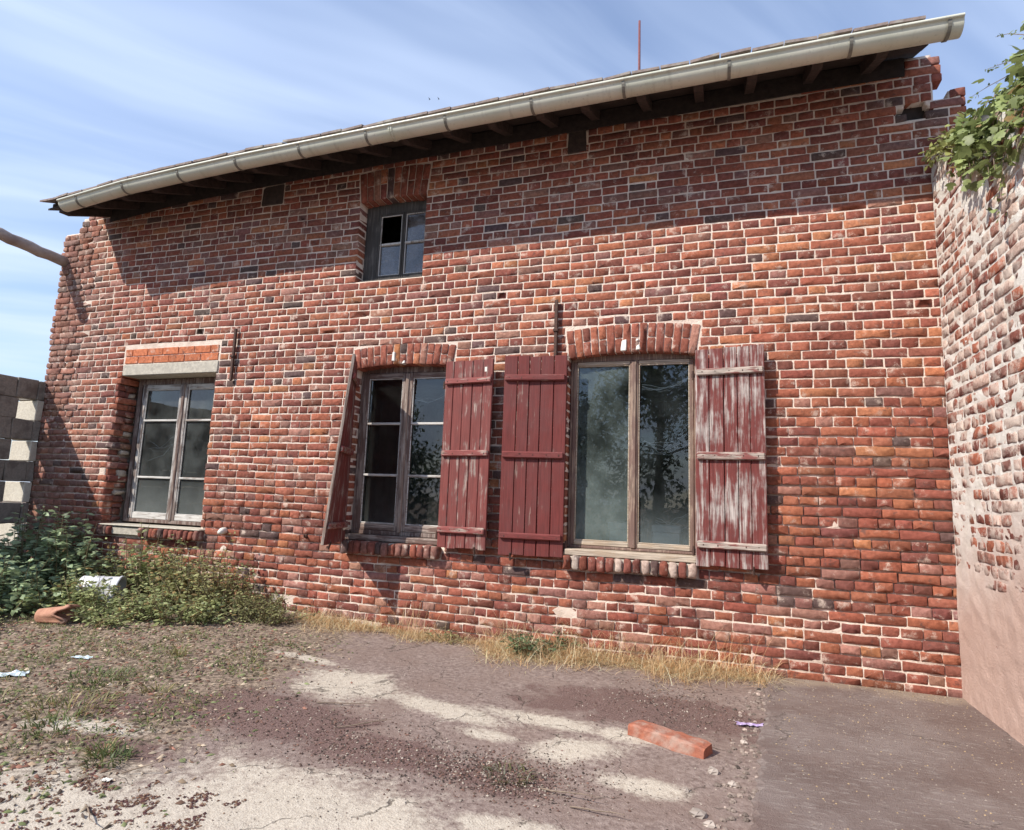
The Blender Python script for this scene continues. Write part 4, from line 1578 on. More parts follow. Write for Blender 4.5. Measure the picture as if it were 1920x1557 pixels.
def weed_plant(name, label, cx, cy, rx, ry, h, n_stems, per, size, base, yellow, group, lean=0.0):
    z = gz(cx, cy)
    root = tag(empty(name, (cx, cy, z)), label, 'weed', group)
    st_, P, D, S_ = MB(), [], [], []
    for _ in range(n_stems):
        a, r = rng.uniform(0, 2 * math.pi), math.sqrt(rng.random())
        bx, by = cx + rx * r * math.cos(a) * 0.8, min(-0.03, cy + ry * r * math.sin(a) * 0.8)
        hh_ = h * (1 - 0.55 * r ** 2) * rng.uniform(0.65, 1.08)
        tx, ty = bx + rng.normal(0, 0.11) + 0.12 * rx * math.cos(a) + lean * hh_, min(-0.05, by + rng.normal(0, 0.10) + 0.12 * ry * math.sin(a))
        p0, p3 = Vector((bx, by, gz(bx, by) - 0.02)), Vector((tx, ty, gz(bx, by) + hh_))
        pm = p0.lerp(p3, 0.5) + Vector((rng.normal(0, 0.04), rng.normal(0, 0.03), 0.03))
        pts = [p0, p0.lerp(pm, 0.5), pm, pm.lerp(p3, 0.55), p3]
        st_.tube(pts, [0.0045, 0.004, 0.0035, 0.0028, 0.0015], 5)
        for k in range(per):
            f_ = rng.uniform(0.12, 1.0)
            q = pts[int(f_ * 3.999)].lerp(pts[int(f_ * 3.999) + 1], (f_ * 3.999) % 1)
            an = rng.uniform(0, 2 * math.pi)
            d = Vector((math.cos(an), math.sin(an), rng.uniform(-0.35, 0.45)))
            q = q + d * rng.uniform(0.0, 0.045)
            if q.y > -0.015:
                continue
            P.append(q)
            D.append(d)
            S_.append(size * rng.uniform(0.55, 1.35) * (1.1 - 0.4 * f_))
    st_.build('stem', MT['stem'], root)
    V, F_, C_ = leaf_cloud(np.array(P), np.array(D), np.array(S_), greens(len(P), base, 0.34, yellow))
    V[:, 1] = np.minimum(V[:, 1], -0.012)
    o = mesh('foliage', V, F_, MT['leaf'], root, False, {'Col': ('FLOAT_COLOR', C_)})
    o['kind'] = 'stuff'
    return root


G1, G2, G3 = np.array([0.27, 0.345, 0.20]), np.array([0.33, 0.37, 0.17]), np.array([0.33, 0.335, 0.155])
grp = 'weeds along the house wall'
weed_plant('weed_clump', 'tallest dark green weed clump below the block wall at the house corner', -6.10, -0.42, 0.75, 0.42, 0.92, 85, 24, 0.095, G1, 0.03, grp)
weed_plant('weed_clump', 'dark green weeds at the left picture edge in front of the block wall', -6.10, -1.05, 0.85, 0.50, 0.62, 85, 22, 0.088, G1 * 1.15, 0.03, grp)
weed_plant('weed_clump', 'low green weeds between the white bucket and the clay pot', -5.10, -0.80, 0.42, 0.20, 0.36, 60, 18, 0.058, G2, 0.05, grp)
weed_plant('weed_clump', 'weeds hanging up to the sill of the far window, above the white bucket', -5.05, -0.20, 0.55, 0.20, 0.72, 70, 20, 0.064, G2 * 0.9, 0.10, grp)
weed_plant('weed_clump', 'yellowing weeds right of the white bucket below the far window', -4.30, -0.30, 0.60, 0.27, 0.66, 95, 20, 0.052, G3, 0.22, grp)
weed_plant('weed_clump', 'low leafy weeds in front of the yellowing ones', -4.30, -0.60, 0.62, 0.24, 0.28, 85, 18, 0.050, G2, 0.10, grp)
weed_plant('weed_clump', 'small round green clump at the right end of the weeds', -3.62, -0.33, 0.36, 0.24, 0.26, 80, 24, 0.030, G3 * 0.85, 0.03, grp)
weed_plant('weed_clump', 'low sprawling weeds left of the clay pot at the left picture edge', -5.55, -1.55, 0.45, 0.28, 0.26, 60, 18, 0.055, G2, 0.05, grp)
weed_plant('weed_clump', 'low weeds right of the clay pot at the edge of the litter', -4.62, -0.98, 0.30, 0.13, 0.14, 34, 16, 0.046, G2, 0.08, grp)
weed_plant('weed_clump', 'small green plant in the dry grass under the right window shutter', -1.15, -0.17, 0.13, 0.08, 0.21, 26, 16, 0.042, np.array([0.12, 0.17, 0.085]), 0.0, 'small plants at the foot of the wall')
weed_plant('weed_clump', 'tiny olive plant at the wall foot below the middle window', -1.93, -0.10, 0.08, 0.05, 0.10, 10, 12, 0.026, G3, 0.1, 'small plants at the foot of the wall')


def grass_blades(n, place, length, width, base, droop, var=0.2):
    V, F_, C_ = [], [], []
    for i in range(n):
        x, y, ang, ln, ln_tilt = place(length)
        z = gz(x, y) - 0.005
        d = np.array([math.cos(ang), math.sin(ang), 0.0])
        s_ = np.array([-d[1], d[0], 0.0]) * width * rng.uniform(0.6, 1.3)
        p_ = np.array([x, y, z])
        dirv = np.array([d[0] * ln_tilt, d[1] * ln_tilt, 1.0])
        b0 = len(V)
        cc = np.array(base[rng.integers(len(base))]) * (1 + rng.normal(0, var))
        for k in range(4):
            wk = (1.0, 0.85, 0.55, 0.06)[k]
            V += [p_ - s_ * wk, p_ + s_ * wk]
            C_ += [cc, cc]
            dirv = dirv / np.linalg.norm(dirv)
            p_ = p_ + dirv * ln / 3
            dirv = dirv + np.array([d[0], d[1], -0.5]) * droop * rng.uniform(0.5, 1.4)
            if p_[2] < gz(p_[0], min(p_[1], 0)) + 0.004:
                p_[2] = gz(p_[0], min(p_[1], 0)) + 0.004 + rng.random() * 0.01
            p_[1] = min(p_[1], -0.006)
        for k in range(3):
            F_.append((b0 + 2 * k, b0 + 2 * k + 1, b0 + 2 * k + 3, b0 + 2 * k + 2))
    return np.array(V), np.array(F_), np.clip(np.array(C_), 0.01, 0.8)


STRAW = [(0.80, 0.60, 0.36), (0.70, 0.48, 0.27), (0.84, 0.68, 0.45), (0.56, 0.37, 0.20)]


def place_dry(length):
    while True:
        x = rng.uniform(-3.35, 0.50)
        dens = max(0.16, 0.42 + 0.9 * mnoise.noise((x * 2.2, 0.5, 9.0)))
        if -1.2 < x < 0.25:
            dens = dens * 1.3 + 0.2
        else:
            dens += 0.14
        if rng.random() < dens:
            break
    y = -abs(rng.normal(0, 0.15 * (0.35 + 0.9 * dens))) - 0.012
    if x < -1.6:
        y *= 0.75
    ang = rng.uniform(0, 2 * math.pi)
    ln = length * rng.uniform(0.3, 1.15) ** 1.3 * (0.6 if x < -1.6 else 1.0)
    return x, y, ang, ln, rng.uniform(0.1, 3.4)


V, F_, C_ = grass_blades(9400, place_dry, 0.27, 0.0017, STRAW, 0.55)
def place_tall(length):
    x = rng.choice([-0.95, -0.55, -0.2, 0.1, -1.5, -2.3, 0.3]) + rng.normal(0, 0.12)
    return x, -abs(rng.normal(0, 0.05)) - 0.012, rng.uniform(0, 6.28), length * rng.uniform(0.6, 1.2), rng.uniform(0.0, 0.8)


V2, F2, C2 = grass_blades(260, place_tall, 0.36, 0.0014, STRAW, 0.28)
F_ = np.concatenate([F_, F2 + len(V)])
V, C_ = np.concatenate([V, V2]), np.concatenate([C_, C2])
o = mesh('dry_grass', V, F_, MT['dry'], None, False, {'Col': ('FLOAT_COLOR', C_)})
tag(o, 'strip of straw-coloured dry grass along the foot of the house wall', 'grass', kind='stuff')


def tuft(cx, cy, r, n, ln, base, label, droop=0.5):
    def pl(length):
        a, q = rng.uniform(0, 2 * math.pi), r * math.sqrt(rng.random())
        return cx + q * math.cos(a), cy + q * math.sin(a), a + rng.normal(0, 0.6), length * rng.uniform(0.5, 1.3), rng.uniform(0.2, 1.2)
    V, F_, C_ = grass_blades(n, pl, ln, 0.0032, base, droop)
    o = mesh('grass_tuft', V, F_, MT['leaf'], None, False, {'Col': ('FLOAT_COLOR', C_)})
    tag(o, label, 'grass', 'grass tufts on the littered ground')


GR = [(0.13, 0.17, 0.06), (0.18, 0.21, 0.08), (0.09, 0.13, 0.045)]
GY = [(0.24, 0.23, 0.09), (0.15, 0.17, 0.06), (0.36, 0.29, 0.14)]
tuft(-2.31, -2.66, 0.085, 110, 0.085, GR, 'bright green grass tuft at the left edge of the pale concrete in front')
tuft(-2.42, -2.62, 0.06, 60, 0.07, GY, 'yellow-green grass tuft just left of the bright green tuft')
tuft(-3.02, -2.32, 0.20, 200, 0.080, GY, 'sparse olive grass by the left picture edge, below the blue sheet')
tuft(-2.85, -2.52, 0.13, 110, 0.070, GR, 'green grass patch by the left picture edge nearest the camera')
tuft(-3.35, -1.95, 0.20, 190, 0.075, GR, 'wide green grass patch right of the blue plastic sheet')
tuft(-2.88, -1.95, 0.07, 60, 0.075, GY, 'thin grass sprig at the edge of the dark moss')
tuft(-3.35, -1.35, 0.06, 45, 0.11, GY, 'tall yellow-green sprig beside the pale blue dust')
tuft(-0.70, -2.10, 0.10, 80, 0.07, [(0.17, 0.16, 0.07), (0.22, 0.22, 0.16), (0.12, 0.12, 0.06)], 'greyish grass sprig in the dark moss patch in the middle of the yard', 0.8)


def place_low(length):
    while True:
        x, y = rng.uniform(-5.4, -2.2), rng.uniform(-3.0, -0.75)
        if x < -2.45 - 0.2 * (y + 2) and mnoise.noise((x * 2.6, y * 3.2, 3.0)) > 0.02:
            return x, y, rng.uniform(0, 2 * math.pi), length * rng.uniform(0.4, 1.3), rng.uniform(0.3, 2.2)


V, F_, C_ = grass_blades(3800, place_low, 0.065, 0.0030, GR + GY + [(0.40, 0.33, 0.20)], 0.7)
o = mesh('sparse_grass', V, F_, MT['leaf'], None, False, {'Col': ('FLOAT_COLOR', C_)})
tag(o, 'sparse green and dry grass growing through the litter at the left', 'grass', kind='stuff')

# ---- ivy on top of the side wall
ivy = tag(empty('ivy', (1.72, -1.0, 3.55)), 'green ivy hanging over the top of the side wall at the right', 'ivy')
stm = MB()
P, D, S_ = [], [], []


def ivy_run(pts, n, spread, size, r=0.006, dr=0.15):
    pts = [Vector(p_) for p_ in pts]
    stm.tube(pts, [r * (1 - 0.75 * k / (len(pts) - 1)) for k in range(len(pts))], 5)
    for _ in range(n):
        f_ = rng.random() * (len(pts) - 1) * 0.999
        q = pts[int(f_)].lerp(pts[int(f_) + 1], f_ % 1)
        q = q + Vector(rng.normal(0, spread, 3))
        if q.x > SWX - 0.01 and q.z < sw_top(max(0, -q.y)) + 0.03:
            q.x = SWX - 0.012 - abs(rng.normal(0, 0.02))
        P.append(q)
        D.append(Vector((-0.5 + rng.normal(0, 0.5), rng.normal(0, 0.6) - 0.2, -0.6 + rng.normal(0, dr + 0.3))))
        S_.append(size * rng.uniform(0.5, 1.2))


# mass on the coping, thickening towards the camera
for k in range(46):
    y0 = -rng.uniform(0.58, 2.4)
    zt = sw_top(-y0)
    ivy_run([(1.80, y0 + 0.1, zt + 0.02), (1.68, y0 + 0.03, zt + rng.uniform(0.03, 0.16) + 0.07 * min(1, (-y0 - 0.6) * 2)), (1.60, y0, zt - 0.03), (1.575, y0 - 0.03, zt - rng.uniform(0.08, 0.25)), (1.57, y0 - 0.05, zt - rng.uniform(0.20, 0.36))],
            30, 0.042, 0.056)
# thin trailing shoots towards the house
for k in range(16):
    y0 = -rng.uniform(0.45, 0.85)
    e = -rng.uniform(0.10, 0.45)
    zt = sw_top(0.3)
    ivy_run([(1.64, y0, sw_top(-y0) - 0.02), (1.585, (y0 + e) / 2, sw_top(-(y0 + e) / 2) + rng.normal(0.01, 0.02)), (1.56, e, sw_top(-e) - rng.uniform(0.0, 0.13))], 16, 0.022, 0.036, 0.004)
# longest shoot and bare wisps against the sky
ivy_run([(1.62, -0.50, 3.56), (1.585, -0.22, 3.63), (1.55, -0.04, 3.64)], 16, 0.014, 0.032, 0.003)
for a_, b_, c_ in (((1.63, -1.50, 3.44), (1.61, -1.24, 3.665), (1.61, -1.105, 3.755)), ((1.63, -1.40, 3.42), (1.61, -1.15, 3.56), (1.61, -0.953, 3.670)), ((1.63, -1.25, 3.44), (1.61, -0.98, 3.55), (1.61, -0.722, 3.655))):
    ivy_run([a_, b_, c_], 12, 0.008, 0.021, 0.0028)
# small hanging spray lower down
ivy_run([(1.60, -1.16, 3.2), (1.585, -1.13, 2.95), (1.575, -1.10, 2.72)], 20, 0.025, 0.034, 0.003)
stm.build('stem', MT['twig'], ivy)
P, D, S_ = np.array(P), np.array(D), np.array(S_)
C_ = greens(len(P), np.array([0.215, 0.26, 0.095]), 0.35, 0.02)
th = P[:, 1] > -0.62
C_[th] = greens(int(th.sum()), np.array([0.28, 0.30, 0.10]), 0.25, 0.04)
# the leaves that show largest are parts of their own
ang_ = np.arctan2(P[:, 0] - CAM.x, P[:, 1] - CAM.y)
vis = S_ * (ang_ < R(23.2))
single = np.argsort(-vis)[:240]
rest_ = np.setdiff1d(np.arange(len(P)), single)
for i in single:
    V, F_, c_ = leaf_cloud(P[i:i + 1], D[i:i + 1], S_[i:i + 1], C_[i:i + 1], True)
    mesh('leaf', V, F_, MT['ivy'], ivy, False, {'Col': ('FLOAT_COLOR', c_)})
V, F_, c_ = leaf_cloud(P[rest_], D[rest_], S_[rest_], C_[rest_], True)
o = mesh('foliage', V, F_, MT['ivy'], ivy, False, {'Col': ('FLOAT_COLOR', c_)})
o['kind'] = 'stuff'

# ================================================================== loose things in the yard
# white bucket lying in the weeds
ax = Vector((0.80, 0.52, -0.10)).normalized()
cen = Vector((-5.17, -0.56, gz(-5.17, -0.56) + 0.150))
sd = ax.cross(Vector((0, 0, 1))).normalized()
u2 = sd.cross(ax)
prof = [(0.74 * h_, 0.78 * r_) for h_, r_ in [(-0.22, 0.0), (-0.22, 0.135), (-0.205, 0.148), (-0.02, 0.160), (0.0, 0.166), (0.02, 0.161), (0.19, 0.174), (0.195, 0.186), (0.222, 0.186), (0.222, 0.168), (-0.20, 0.136), (-0.205, 0.0)]]
V, Fc = [], []
ns = 28
for h_, r_ in prof:
    for k in range(ns):
        a_ = 2 * math.pi * k / ns
        V.append(cen + ax * h_ + (sd * math.cos(a_) + u2 * math.sin(a_)) * max(r_, 0.0005))
for i in range(len(prof) - 1):
    for k in range(ns):
        k2 = (k + 1) % ns
        Fc.append((i * ns + k, i * ns + k2, (i + 1) * ns + k2, (i + 1) * ns + k))
bk = tag(empty('plastic_bucket', (cen.x, cen.y, cen.z - 0.15)), 'white plastic bucket lying on its side in the weeds', 'bucket')
mesh('body', V, Fc, MT['plastic_white'], bk, True)
hb = MB()
hp = [cen + ax * 0.14 + sd * 0.143 * math.cos(a_) + (u2 * 0.6 + ax * 0.8) * 0.145 * math.sin(a_) for a_ in np.linspace(0, math.pi, 13)]
hb.tube(hp, 0.003, 5)
hb.build('handle', MT['iron'], bk)

# broken clay pot on its side
ax = Vector((0.90, 0.30, 0.04)).normalized()
cen = Vector((-4.93, -1.09, gz(-4.93, -1.09) + 0.062))
sd = ax.cross(Vector((0, 0, 1))).normalized()
u2 = sd.cross(ax)
prof = [(0.85 * h_, 0.8 * r_) for h_, r_ in [(-0.17, 0.0), (-0.17, 0.066), (0.10, 0.092), (0.105, 0.104), (0.145, 0.106), (0.145, 0.090), (-0.155, 0.055), (-0.155, 0.0)]]
V, Fc = [], []
ns = 22
for h_, r_ in prof:
    for k in range(ns):
        a_ = 2 * math.pi * k / ns
        br = (0.07 * max(0, math.sin(a_ * 2 + 0.7)) + 0.03 * math.sin(a_ * 5)) if h_ > 0.05 else 0
        V.append(cen + ax * (h_ - br) + (sd * math.cos(a_) + u2 * math.sin(a_)) * max(r_, 0.0005))
for i in range(len(prof) - 1):
    for k in range(ns):
        k2 = (k + 1) % ns
        Fc.append((i * ns + k, i * ns + k2, (i + 1) * ns + k2, (i + 1) * ns + k))
tag(mesh('clay_pot', V, Fc, MT['old_pot'], None, True), 'broken brown clay pot lying on its side in front of the weeds', 'pot')

# long orange terracotta block
A_, B_ = Vector((-0.285, -1.455, 0)), Vector((0.085, -1.605, 0))
dx = (B_ - A_).normalized()
dy = Vector((-dx.y, dx.x, 0))
ln = (B_ - A_).length
tb = MB()
V, Fc = [], []
nseg = 13
for i in range(nseg + 1):
    xx = ln * i / nseg
    ins = 0.006 if i in (0, nseg) else 0.0
    for yy, zz in ((0.008, 0.0), (0.097, 0.0), (0.105, 0.008), (0.105, 0.058), (0.096, 0.066), (0.010, 0.066), (0.0, 0.057), (0.0, 0.008)):
        V.append((xx + rng.normal(0, 0.002), yy + (0.05 - yy) * ins * 3 + rng.normal(0, 0.0022), max(0, zz - ins * (zz > 0.03) + rng.normal(0, 0.0018))))
for i in range(nseg):
    for k in range(8):
        Fc.append((i * 8 + k, (i + 1) * 8 + k, (i + 1) * 8 + (k + 1) % 8, i * 8 + (k + 1) % 8)[::-1])
Fc += [tuple(range(8)), tuple(nseg * 8 + k for k in range(7, -1, -1))]
tb.add(V, Fc)
gz0 = gz(-0.1, -1.5) - 0.014
tag(tb.build('terracotta_block', MT['terracotta'], None, False, xf=lambda a, b_, c_: tuple(A_ + dx * a + dy * b_ + Vector((0, 0, gz0 + c_ + 0.012 * (1 - a / ln))))), 'long orange terracotta block lying on the bare ground', 'brick')

# rubble along the broken slab edge
rs = []
for i in range(330):
    y = -rng.uniform(0.15, 3.2)
    x = float(np.interp(-y, [0.25, 0.95, 1.6, 2.2, 3.2], [0.44, 0.38, 0.315, 0.245, 0.18])) - rng.normal(0.045, 0.05)
    r_ = rng.uniform(0.003, 0.013)
    rs.append((x, y, r_))


def stone(x, y, r_, col):
    ph = []
    for k in range(3):
        for j in range(6):
            a_ = j * math.pi / 3 + k * 0.4
            rad = (1.0, 0.95, 0.5)[k] * r_ * rng.uniform(0.75, 1.2)
            ph.append((x + rad * math.cos(a_) * 1.25, y + rad * math.sin(a_), gz(x, y) + (-0.004, r_ * 0.45, r_ * 0.9)[k] + rng.normal(0, r_ * 0.06)))
    ph.append((x, y, gz(x, y) + r_ * 0.95))
    fc = [(k * 6 + j, k * 6 + (j + 1) % 6, k * 6 + 6 + (j + 1) % 6, k * 6 + 6 + j) for k in range(2) for j in range(6)] + [(12 + j, 12 + (j + 1) % 6, 18) for j in range(6)]
    return mesh('stone', ph, fc, MT['debris'], None, False, {'Col': ('FLOAT_COLOR', np.tile(col, (19, 1)))})


big = [(0.125, -1.73, 0.032, 'pale stone just in front of the orange terracotta block'), (0.205, -1.83, 0.024, 'grey stone at the slab edge right of the pale stone'), (0.070, -2.13, 0.034, 'largest pale stone in the rubble at the bottom of the picture'),
       (0.115, -2.19, 0.026, 'pale stone right of the largest rubble stone'), (0.02, -1.95, 0.020, 'small stone left of the rubble strip'), (0.27, -1.30, 0.022, 'stone in the slab edge rubble behind the terracotta block')]
for x, y, r_, lb_ in big:
    c_ = np.array([0.36, 0.31, 0.27]) * (1 + rng.normal(0, 0.1))
    tag(stone(x, y, r_ * 0.75, c_), lb_, 'stone', 'stones along the slab edge')
RV_, RF_, RC_ = [], [], []
for x, y, r_ in rs:
    o = stone(x, y, r_, np.array([0.3, 0.25, 0.21]))
    b0 = len(RV_)
    RV_ += [tuple(v.co + o.location) for v in o.data.vertices]
    RF_ += [tuple(b0 + k for k in p_.vertices) for p_ in o.data.polygons]
    RC_ += [np.clip(np.array([0.25, 0.20, 0.17]) * (1 + rng.normal(0, 0.35)), 0.05, 0.7)] * 19
    bpy.data.objects.remove(o, do_unlink=True)
o = mesh('rubble', RV_, RF_, MT['debris'], None, False, {'Col': ('FLOAT_COLOR', np.array(RC_))})
tag(o, 'crumbled bits of concrete along the broken edge of the slab', 'rubble', kind='stuff')

# loose chips and leaf litter over the yard
def scatter(name, label, n, place, smin, smax, cols, flat=0.35, slim=(0.35, 0.9)):
    V, F_, C_ = [], [], []
    for i in range(n):
        x, y = place()
        if y > -0.02 or (x > 0.40):
            continue
        s_ = rng.uniform(smin, smax)
        a_ = rng.uniform(0, 2 * math.pi)
        ca, sa = math.cos(a_), math.sin(a_)
        z = gz(x, y)
        b0 = len(V)
        h_ = s_ * flat * rng.uniform(0.5, 1.5)
        k_ = rng.uniform(*slim)
        for u, v, w_ in ((-1, 0, 0.1), (0.1, -1, 0.05), (1, 0.1, 0.15), (0, 1, 0.0), (0.1, 0.1, 1)):
            u2_, v2_ = u * s_, v * s_ * k_
            V.append((x + u2_ * ca - v2_ * sa, y + u2_ * sa + v2_ * ca, z + w_ * h_ + 0.0015))
        F_ += [(b0, b0 + 1, b0 + 4), (b0 + 1, b0 + 2, b0 + 4), (b0 + 2, b0 + 3, b0 + 4), (b0 + 3, b0, b0 + 4)]
        c_ = np.array(cols[rng.integers(len(cols))]) * (1 + rng.normal(0, 0.18))
        C_ += [np.clip(c_, 0.01, 0.8)] * 5
    o = mesh(name, V, np.array(F_), MT['debris'], None, False, {'Col': ('FLOAT_COLOR', np.array(C_))})
    tag(o, label, 'ground cover', kind='stuff')


def left_place():
    while True:
        x, y = rng.uniform(-5.6, -1.7), rng.uniform(-3.4, -0.5)
        if x < -2.35 - 0.3 * (y + 2) + rng.normal(0, 0.25):
            return x, y


def all_place():
    return rng.uniform(-4.2, 0.42), rng.uniform(-3.4, -0.08)


def moss_place():
    c = [(-2.05, -1.95, 0.6, 0.24), (-1.3, -2.12, 0.45, 0.16), (-0.72, -2.13, 0.26, 0.13), (-0.1, -0.8, 0.35, 0.30), (-0.72, -2.05, 0.3, 0.15)][rng.integers(5)]
    return c[0] + rng.normal(0, c[2] * 0.7), c[1] + rng.normal(0, c[3] * 0.8)


scatter('leaf_litter', 'dry leaves and chips littering the ground at the left', 9500, left_place, 0.005, 0.022, [(0.30, 0.22, 0.15), (0.15, 0.09, 0.065), (0.42, 0.34, 0.25), (0.22, 0.11, 0.08), (0.12, 0.14, 0.06), (0.17, 0.19, 0.09), (0.10, 0.075, 0.06)], 0.5, (0.14, 0.5))
scatter('gravel', 'fine gravel and grit scattered over the yard', 7000, all_place, 0.0015, 0.005, [(0.36, 0.30, 0.25), (0.20, 0.15, 0.125), (0.12, 0.085, 0.07), (0.09, 0.065, 0.055), (0.42, 0.37, 0.31)], 0.6)
scatter('moss_crumbs', 'dark moss crumbs and grit on the bare patches', 5200, moss_place, 0.002, 0.008, [(0.07, 0.045, 0.038), (0.13, 0.075, 0.06), (0.20, 0.115, 0.09), (0.13, 0.09, 0.07), (0.34, 0.29, 0.24), (0.05, 0.04, 0.035)], 0.7)


# cushions of dark red moss on the pale concrete at the bottom left
def cushion_place():
    while True:
        x, y = rng.uniform(-2.7, -1.55), rng.uniform(-3.4, -2.70)
        if mnoise.noise((x * 9, y * 9, 6.0)) + 0.6 * mnoise.noise((x * 30, y * 30, 2.0)) > 0.22 or rng.random() < 0.02:
            return x, y


scatter('red_moss', 'dark red moss cushions on the pale concrete at the bottom left', 3000, cushion_place, 0.002, 0.009, [(0.095, 0.045, 0.042), (0.070, 0.034, 0.034), (0.13, 0.07, 0.045), (0.20, 0.13, 0.09)], 0.55)

SLAB_GRIT = []
GVv, GFf, GCc = [], [], []
for i in range(1600):
    x, y = rng.uniform(0.40, 1.58), -rng.random() ** 1.5 * 2.6 - 0.03
    s_ = rng.uniform(0.0015, 0.006)
    b0 = len(GVv)
    a_ = rng.uniform(0, 6.28)
    for k in range(3):
        GVv.append((x + s_ * math.cos(a_ + 2.1 * k), y + s_ * math.sin(a_ + 2.1 * k), 0.0278))
    GVv.append((x, y, 0.0278 + s_ * 0.7))
    GFf += [(b0, b0 + 1, b0 + 3), (b0 + 1, b0 + 2, b0 + 3), (b0 + 2, b0, b0 + 3)]
    GCc += [np.array([(0.36, 0.31, 0.26), (0.14, 0.10, 0.085), (0.46, 0.34, 0.2), (0.24, 0.19, 0.16)][rng.integers(4)])] * 4
o = mesh('slab_grit', GVv, np.array(GFf), MT['debris'], None, False, {'Col': ('FLOAT_COLOR', np.array(GCc))})
tag(o, 'fine grit and straw bits scattered on the concrete slab', 'ground cover', kind='stuff')

# dry twigs
tw_spots = [(-3.0, -1.62, 0.30, 1.25, 0.22), (-2.15, -2.72, 0.14, 0.4, 0.05), (-1.95, -1.72, 0.35, 0.25, 0.02), (-0.55, -2.16, 0.26, -0.2, 0.03), (-0.40, -2.28, 0.22, -0.05, 0.02), (-1.65, -1.95, 0.25, 0.6, 0.02), (-3.35, -1.1, 0.35, 0.9, 0.03), (-2.05, -2.95, 0.2, -0.6, 0.02)]
tw_lab = ['pale dry stalk leaning up over the leaf litter', 'dark twig on the pale concrete', 'thin dry stalk lying on the reddish moss', 'dry stalk across the dark moss patch', 'short stalk in front of the dark moss patch', 'thin stalk beside the pale sandy patch', 'long stalk in the litter below the weeds', 'short dark twig at the bottom edge']
for (x, y, l_, an, lift), lb_ in zip(tw_spots, tw_lab):
    tb = MB()
    pts = []
    for k in range(5):
        f_ = k / 4
        xx, yy = x + math.cos(an) * l_ * f_, y + math.sin(an) * l_ * f_
        pts.append((xx + rng.normal(0, 0.005), yy + rng.normal(0, 0.005), gz(xx, yy) + 0.006 + lift * f_))
    tb.tube(pts, [0.0032, 0.003, 0.0026, 0.002, 0.001], 5)
    tag(tb.build('twig', MT['twig']), lb_, 'twig', 'dry stalks on the ground')


# plastic scraps
def sheet(name, cx, cy, lx, ly, rot, amp, mat, label, cat):
    V, Fc = [], []
    n = 9
    for j in range(n):
        for i in range(n):
            u, v = (i / (n - 1) - 0.5), (j / (n - 1) - 0.5)
            e_ = 1 + 0.2 * mnoise.noise((u * 3 + cx, v * 3, 2))
            xx = cx + (u * lx * math.cos(rot) - v * ly * math.sin(rot)) * e_
            yy = cy + (u * lx * math.sin(rot) + v * ly * math.cos(rot)) * e_
            V.append((xx, yy, gz(xx, yy) + 0.008 + amp * abs(mnoise.noise((u * 4, v * 4, cx)))))
    for j in range(n - 1):
        for i in range(n - 1):
            a_ = j * n + i
            Fc.append((a_, a_ + 1, a_ + n + 1, a_ + n))
    o = mesh(name, V, Fc, mat, None, False)
    so = o.modifiers.new('thick', 'SOLIDIFY')
    so.thickness = 0.002
    tag(o, label, cat)


sheet('plastic_sheet', -3.86, -2.10, 0.20, 0.07, 0.5, 0.03, MT['blue_plastic'], 'crumpled pale blue plastic sheet at the left picture edge', 'plastic')
sheet('plastic_scrap', -3.82, -1.68, 0.12, 0.05, 0.2, 0.015, MT['blue_plastic'], 'small pale blue scrap in the litter behind the blue sheet', 'plastic')
sheet('paper_scrap', -2.15, -2.80, 0.035, 0.022, 0.4, 0.012, MT['white'], 'tiny white scrap beside the bright green grass tuft', 'paper')
sheet('wrapper', 0.31, -1.03, 0.13, 0.035, 0.1, 0.02, MT['purple_plastic'], 'crumpled purple wrapper at the edge of the slab', 'wrapper')

# white boxes standing inside the right-hand window
for x0, x1, y0, y1, z0, z1, lb_ in ((-0.72, -0.50, 0.50, 0.75, 0.12, 1.00, 'white box standing inside the right window, left of its middle post'), (-0.36, -0.14, 0.55, 0.78, 0.12, 0.99, 'white box standing inside the right window, right of its middle post')):
    bb = MB()
    bb.box(x0, x1, y0, y1, z0, z1 - 0.06, 0.004)
    bb.box(x0 - 0.008, x1 + 0.008, y0 - 0.008, y1 + 0.008, z1 - 0.058, z1, 0.004)
    tag(bb.build('storage_box', MT['ivory_box']), lb_, 'box')

# two birds far up
for i, (x, z, lb_) in enumerate(((-16.0, 24.70, 'left one of two tiny dark birds in the sky'), (-15.39, 24.60, 'right one of two tiny dark birds in the sky'))):
    V = [(x + 0.45 * (px_ - x), 25 + 0.45 * (py_ - 25), z + 0.45 * (pz_ - z)) for px_, py_, pz_ in [(x - 0.10, 25, z - 0.12), (x + 0.02, 24.96, z + 0.03), (x + 0.03, 25.04, z + 0.03), (x + 0.12, 25, z + 0.10), (x - 0.02, 24.7, z + 0.16), (x - 0.02, 25.3, z + 0.16), (x + 0.01, 25, z - 0.03)]]
    tag(mesh('bird', V, [(0, 1, 6), (0, 6, 2), (1, 3, 6), (6, 3, 2), (1, 4, 3), (2, 3, 5), (1, 2, 3), (0, 2, 1)], MT['bird']), lb_, 'bird', 'birds in the sky')


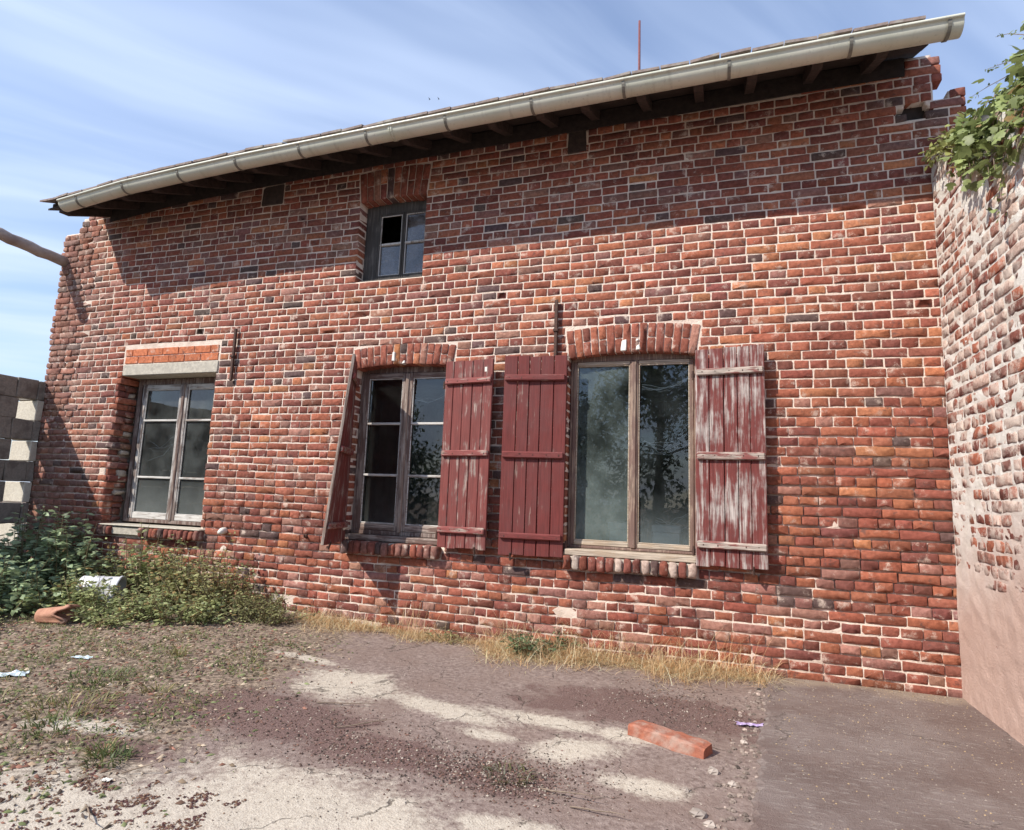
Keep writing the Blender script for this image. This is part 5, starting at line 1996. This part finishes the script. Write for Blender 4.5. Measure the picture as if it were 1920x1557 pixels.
# ================================================================== trees and hedge added behind the camera, only to be reflected in the panes
def tree(cx, cy, h, r, label):
    root = tag(empty('offscreen_tree', (cx, cy, 0)), label, 'tree', 'trees added across the yard')
    tk = MB()
    tk.tube([(cx, cy, -0.1), (cx + 0.1, cy, h * 0.3), (cx, cy + 0.1, h * 0.6), (cx, cy, h * 0.9)], [0.20, 0.15, 0.09, 0.03], 8)
    for k in range(9):
        a_ = rng.uniform(0, 6.28)
        z_ = h * rng.uniform(0.3, 0.7)
        tk.tube([(cx, cy, z_), (cx + math.cos(a_) * r * 0.4, cy + math.sin(a_) * r * 0.4, z_ + 0.4), (cx + math.cos(a_) * r * 0.8, cy + math.sin(a_) * r * 0.8, z_ + 1.0)], [0.06, 0.04, 0.015], 5)
    tk.build('trunk', MT['bark'], root)
    n = 6500
    cl_ = rng.normal(0, 1, (60, 3))
    cl_ /= np.linalg.norm(cl_, axis=1)[:, None]
    cl_ = cl_ * (rng.random((60, 1)) ** 0.4) * np.array([r, r, h * 0.44]) + np.array([cx, cy, h * 0.54])
    P = cl_[rng.integers(60, size=n)] + rng.normal(0, 0.30, (n, 3))
    P[:, 2] = np.maximum(P[:, 2], 0.25)
    D = rng.normal(0, 1, (n, 3))
    V, F_, C_ = leaf_cloud(P, D, rng.uniform(0.10, 0.24, n), greens(n, np.array([0.06, 0.09, 0.035]), 0.3))
    o = mesh('crown', V, F_, MT['leaf'], root, False, {'Col': ('FLOAT_COLOR', C_)})
    o['kind'] = 'stuff'


tree(-1.6, -15.5, 7.6, 2.6, 'broad tree added across the yard, reflected in the right window')
tree(-5.4, -17.5, 5.2, 2.0, 'lower tree added across the yard, reflected in the middle window')
tree(1.8, -14.0, 6.4, 2.2, 'tree added across the yard by the side wall, reflected in the right window')
tree(-12.5, -15.0, 4.6, 2.4, 'low tree added across the yard, reflected in the far window')

hr = tag(empty('offscreen_hedge', (-4.0, -13.0, 0)), 'ragged green hedge added across the yard to darken reflections in the lower panes', 'hedge')  # hedge added out of view to darken the lower reflections
n = 5200
P = np.c_[rng.uniform(-16, 6, n), rng.normal(-13.2, 0.35, n), rng.random(n) ** 0.7 * 2.0]
P[:, 2] *= 0.8 + 0.3 * np.sin(P[:, 0] * 1.3)
V, F_, C_ = leaf_cloud(P, rng.normal(0, 1, (n, 3)), rng.uniform(0.14, 0.30, n), greens(n, np.array([0.06, 0.09, 0.035]), 0.3))
o = mesh('foliage', V, F_, MT['leaf'], hr, False, {'Col': ('FLOAT_COLOR', C_)})
o['kind'] = 'stuff'
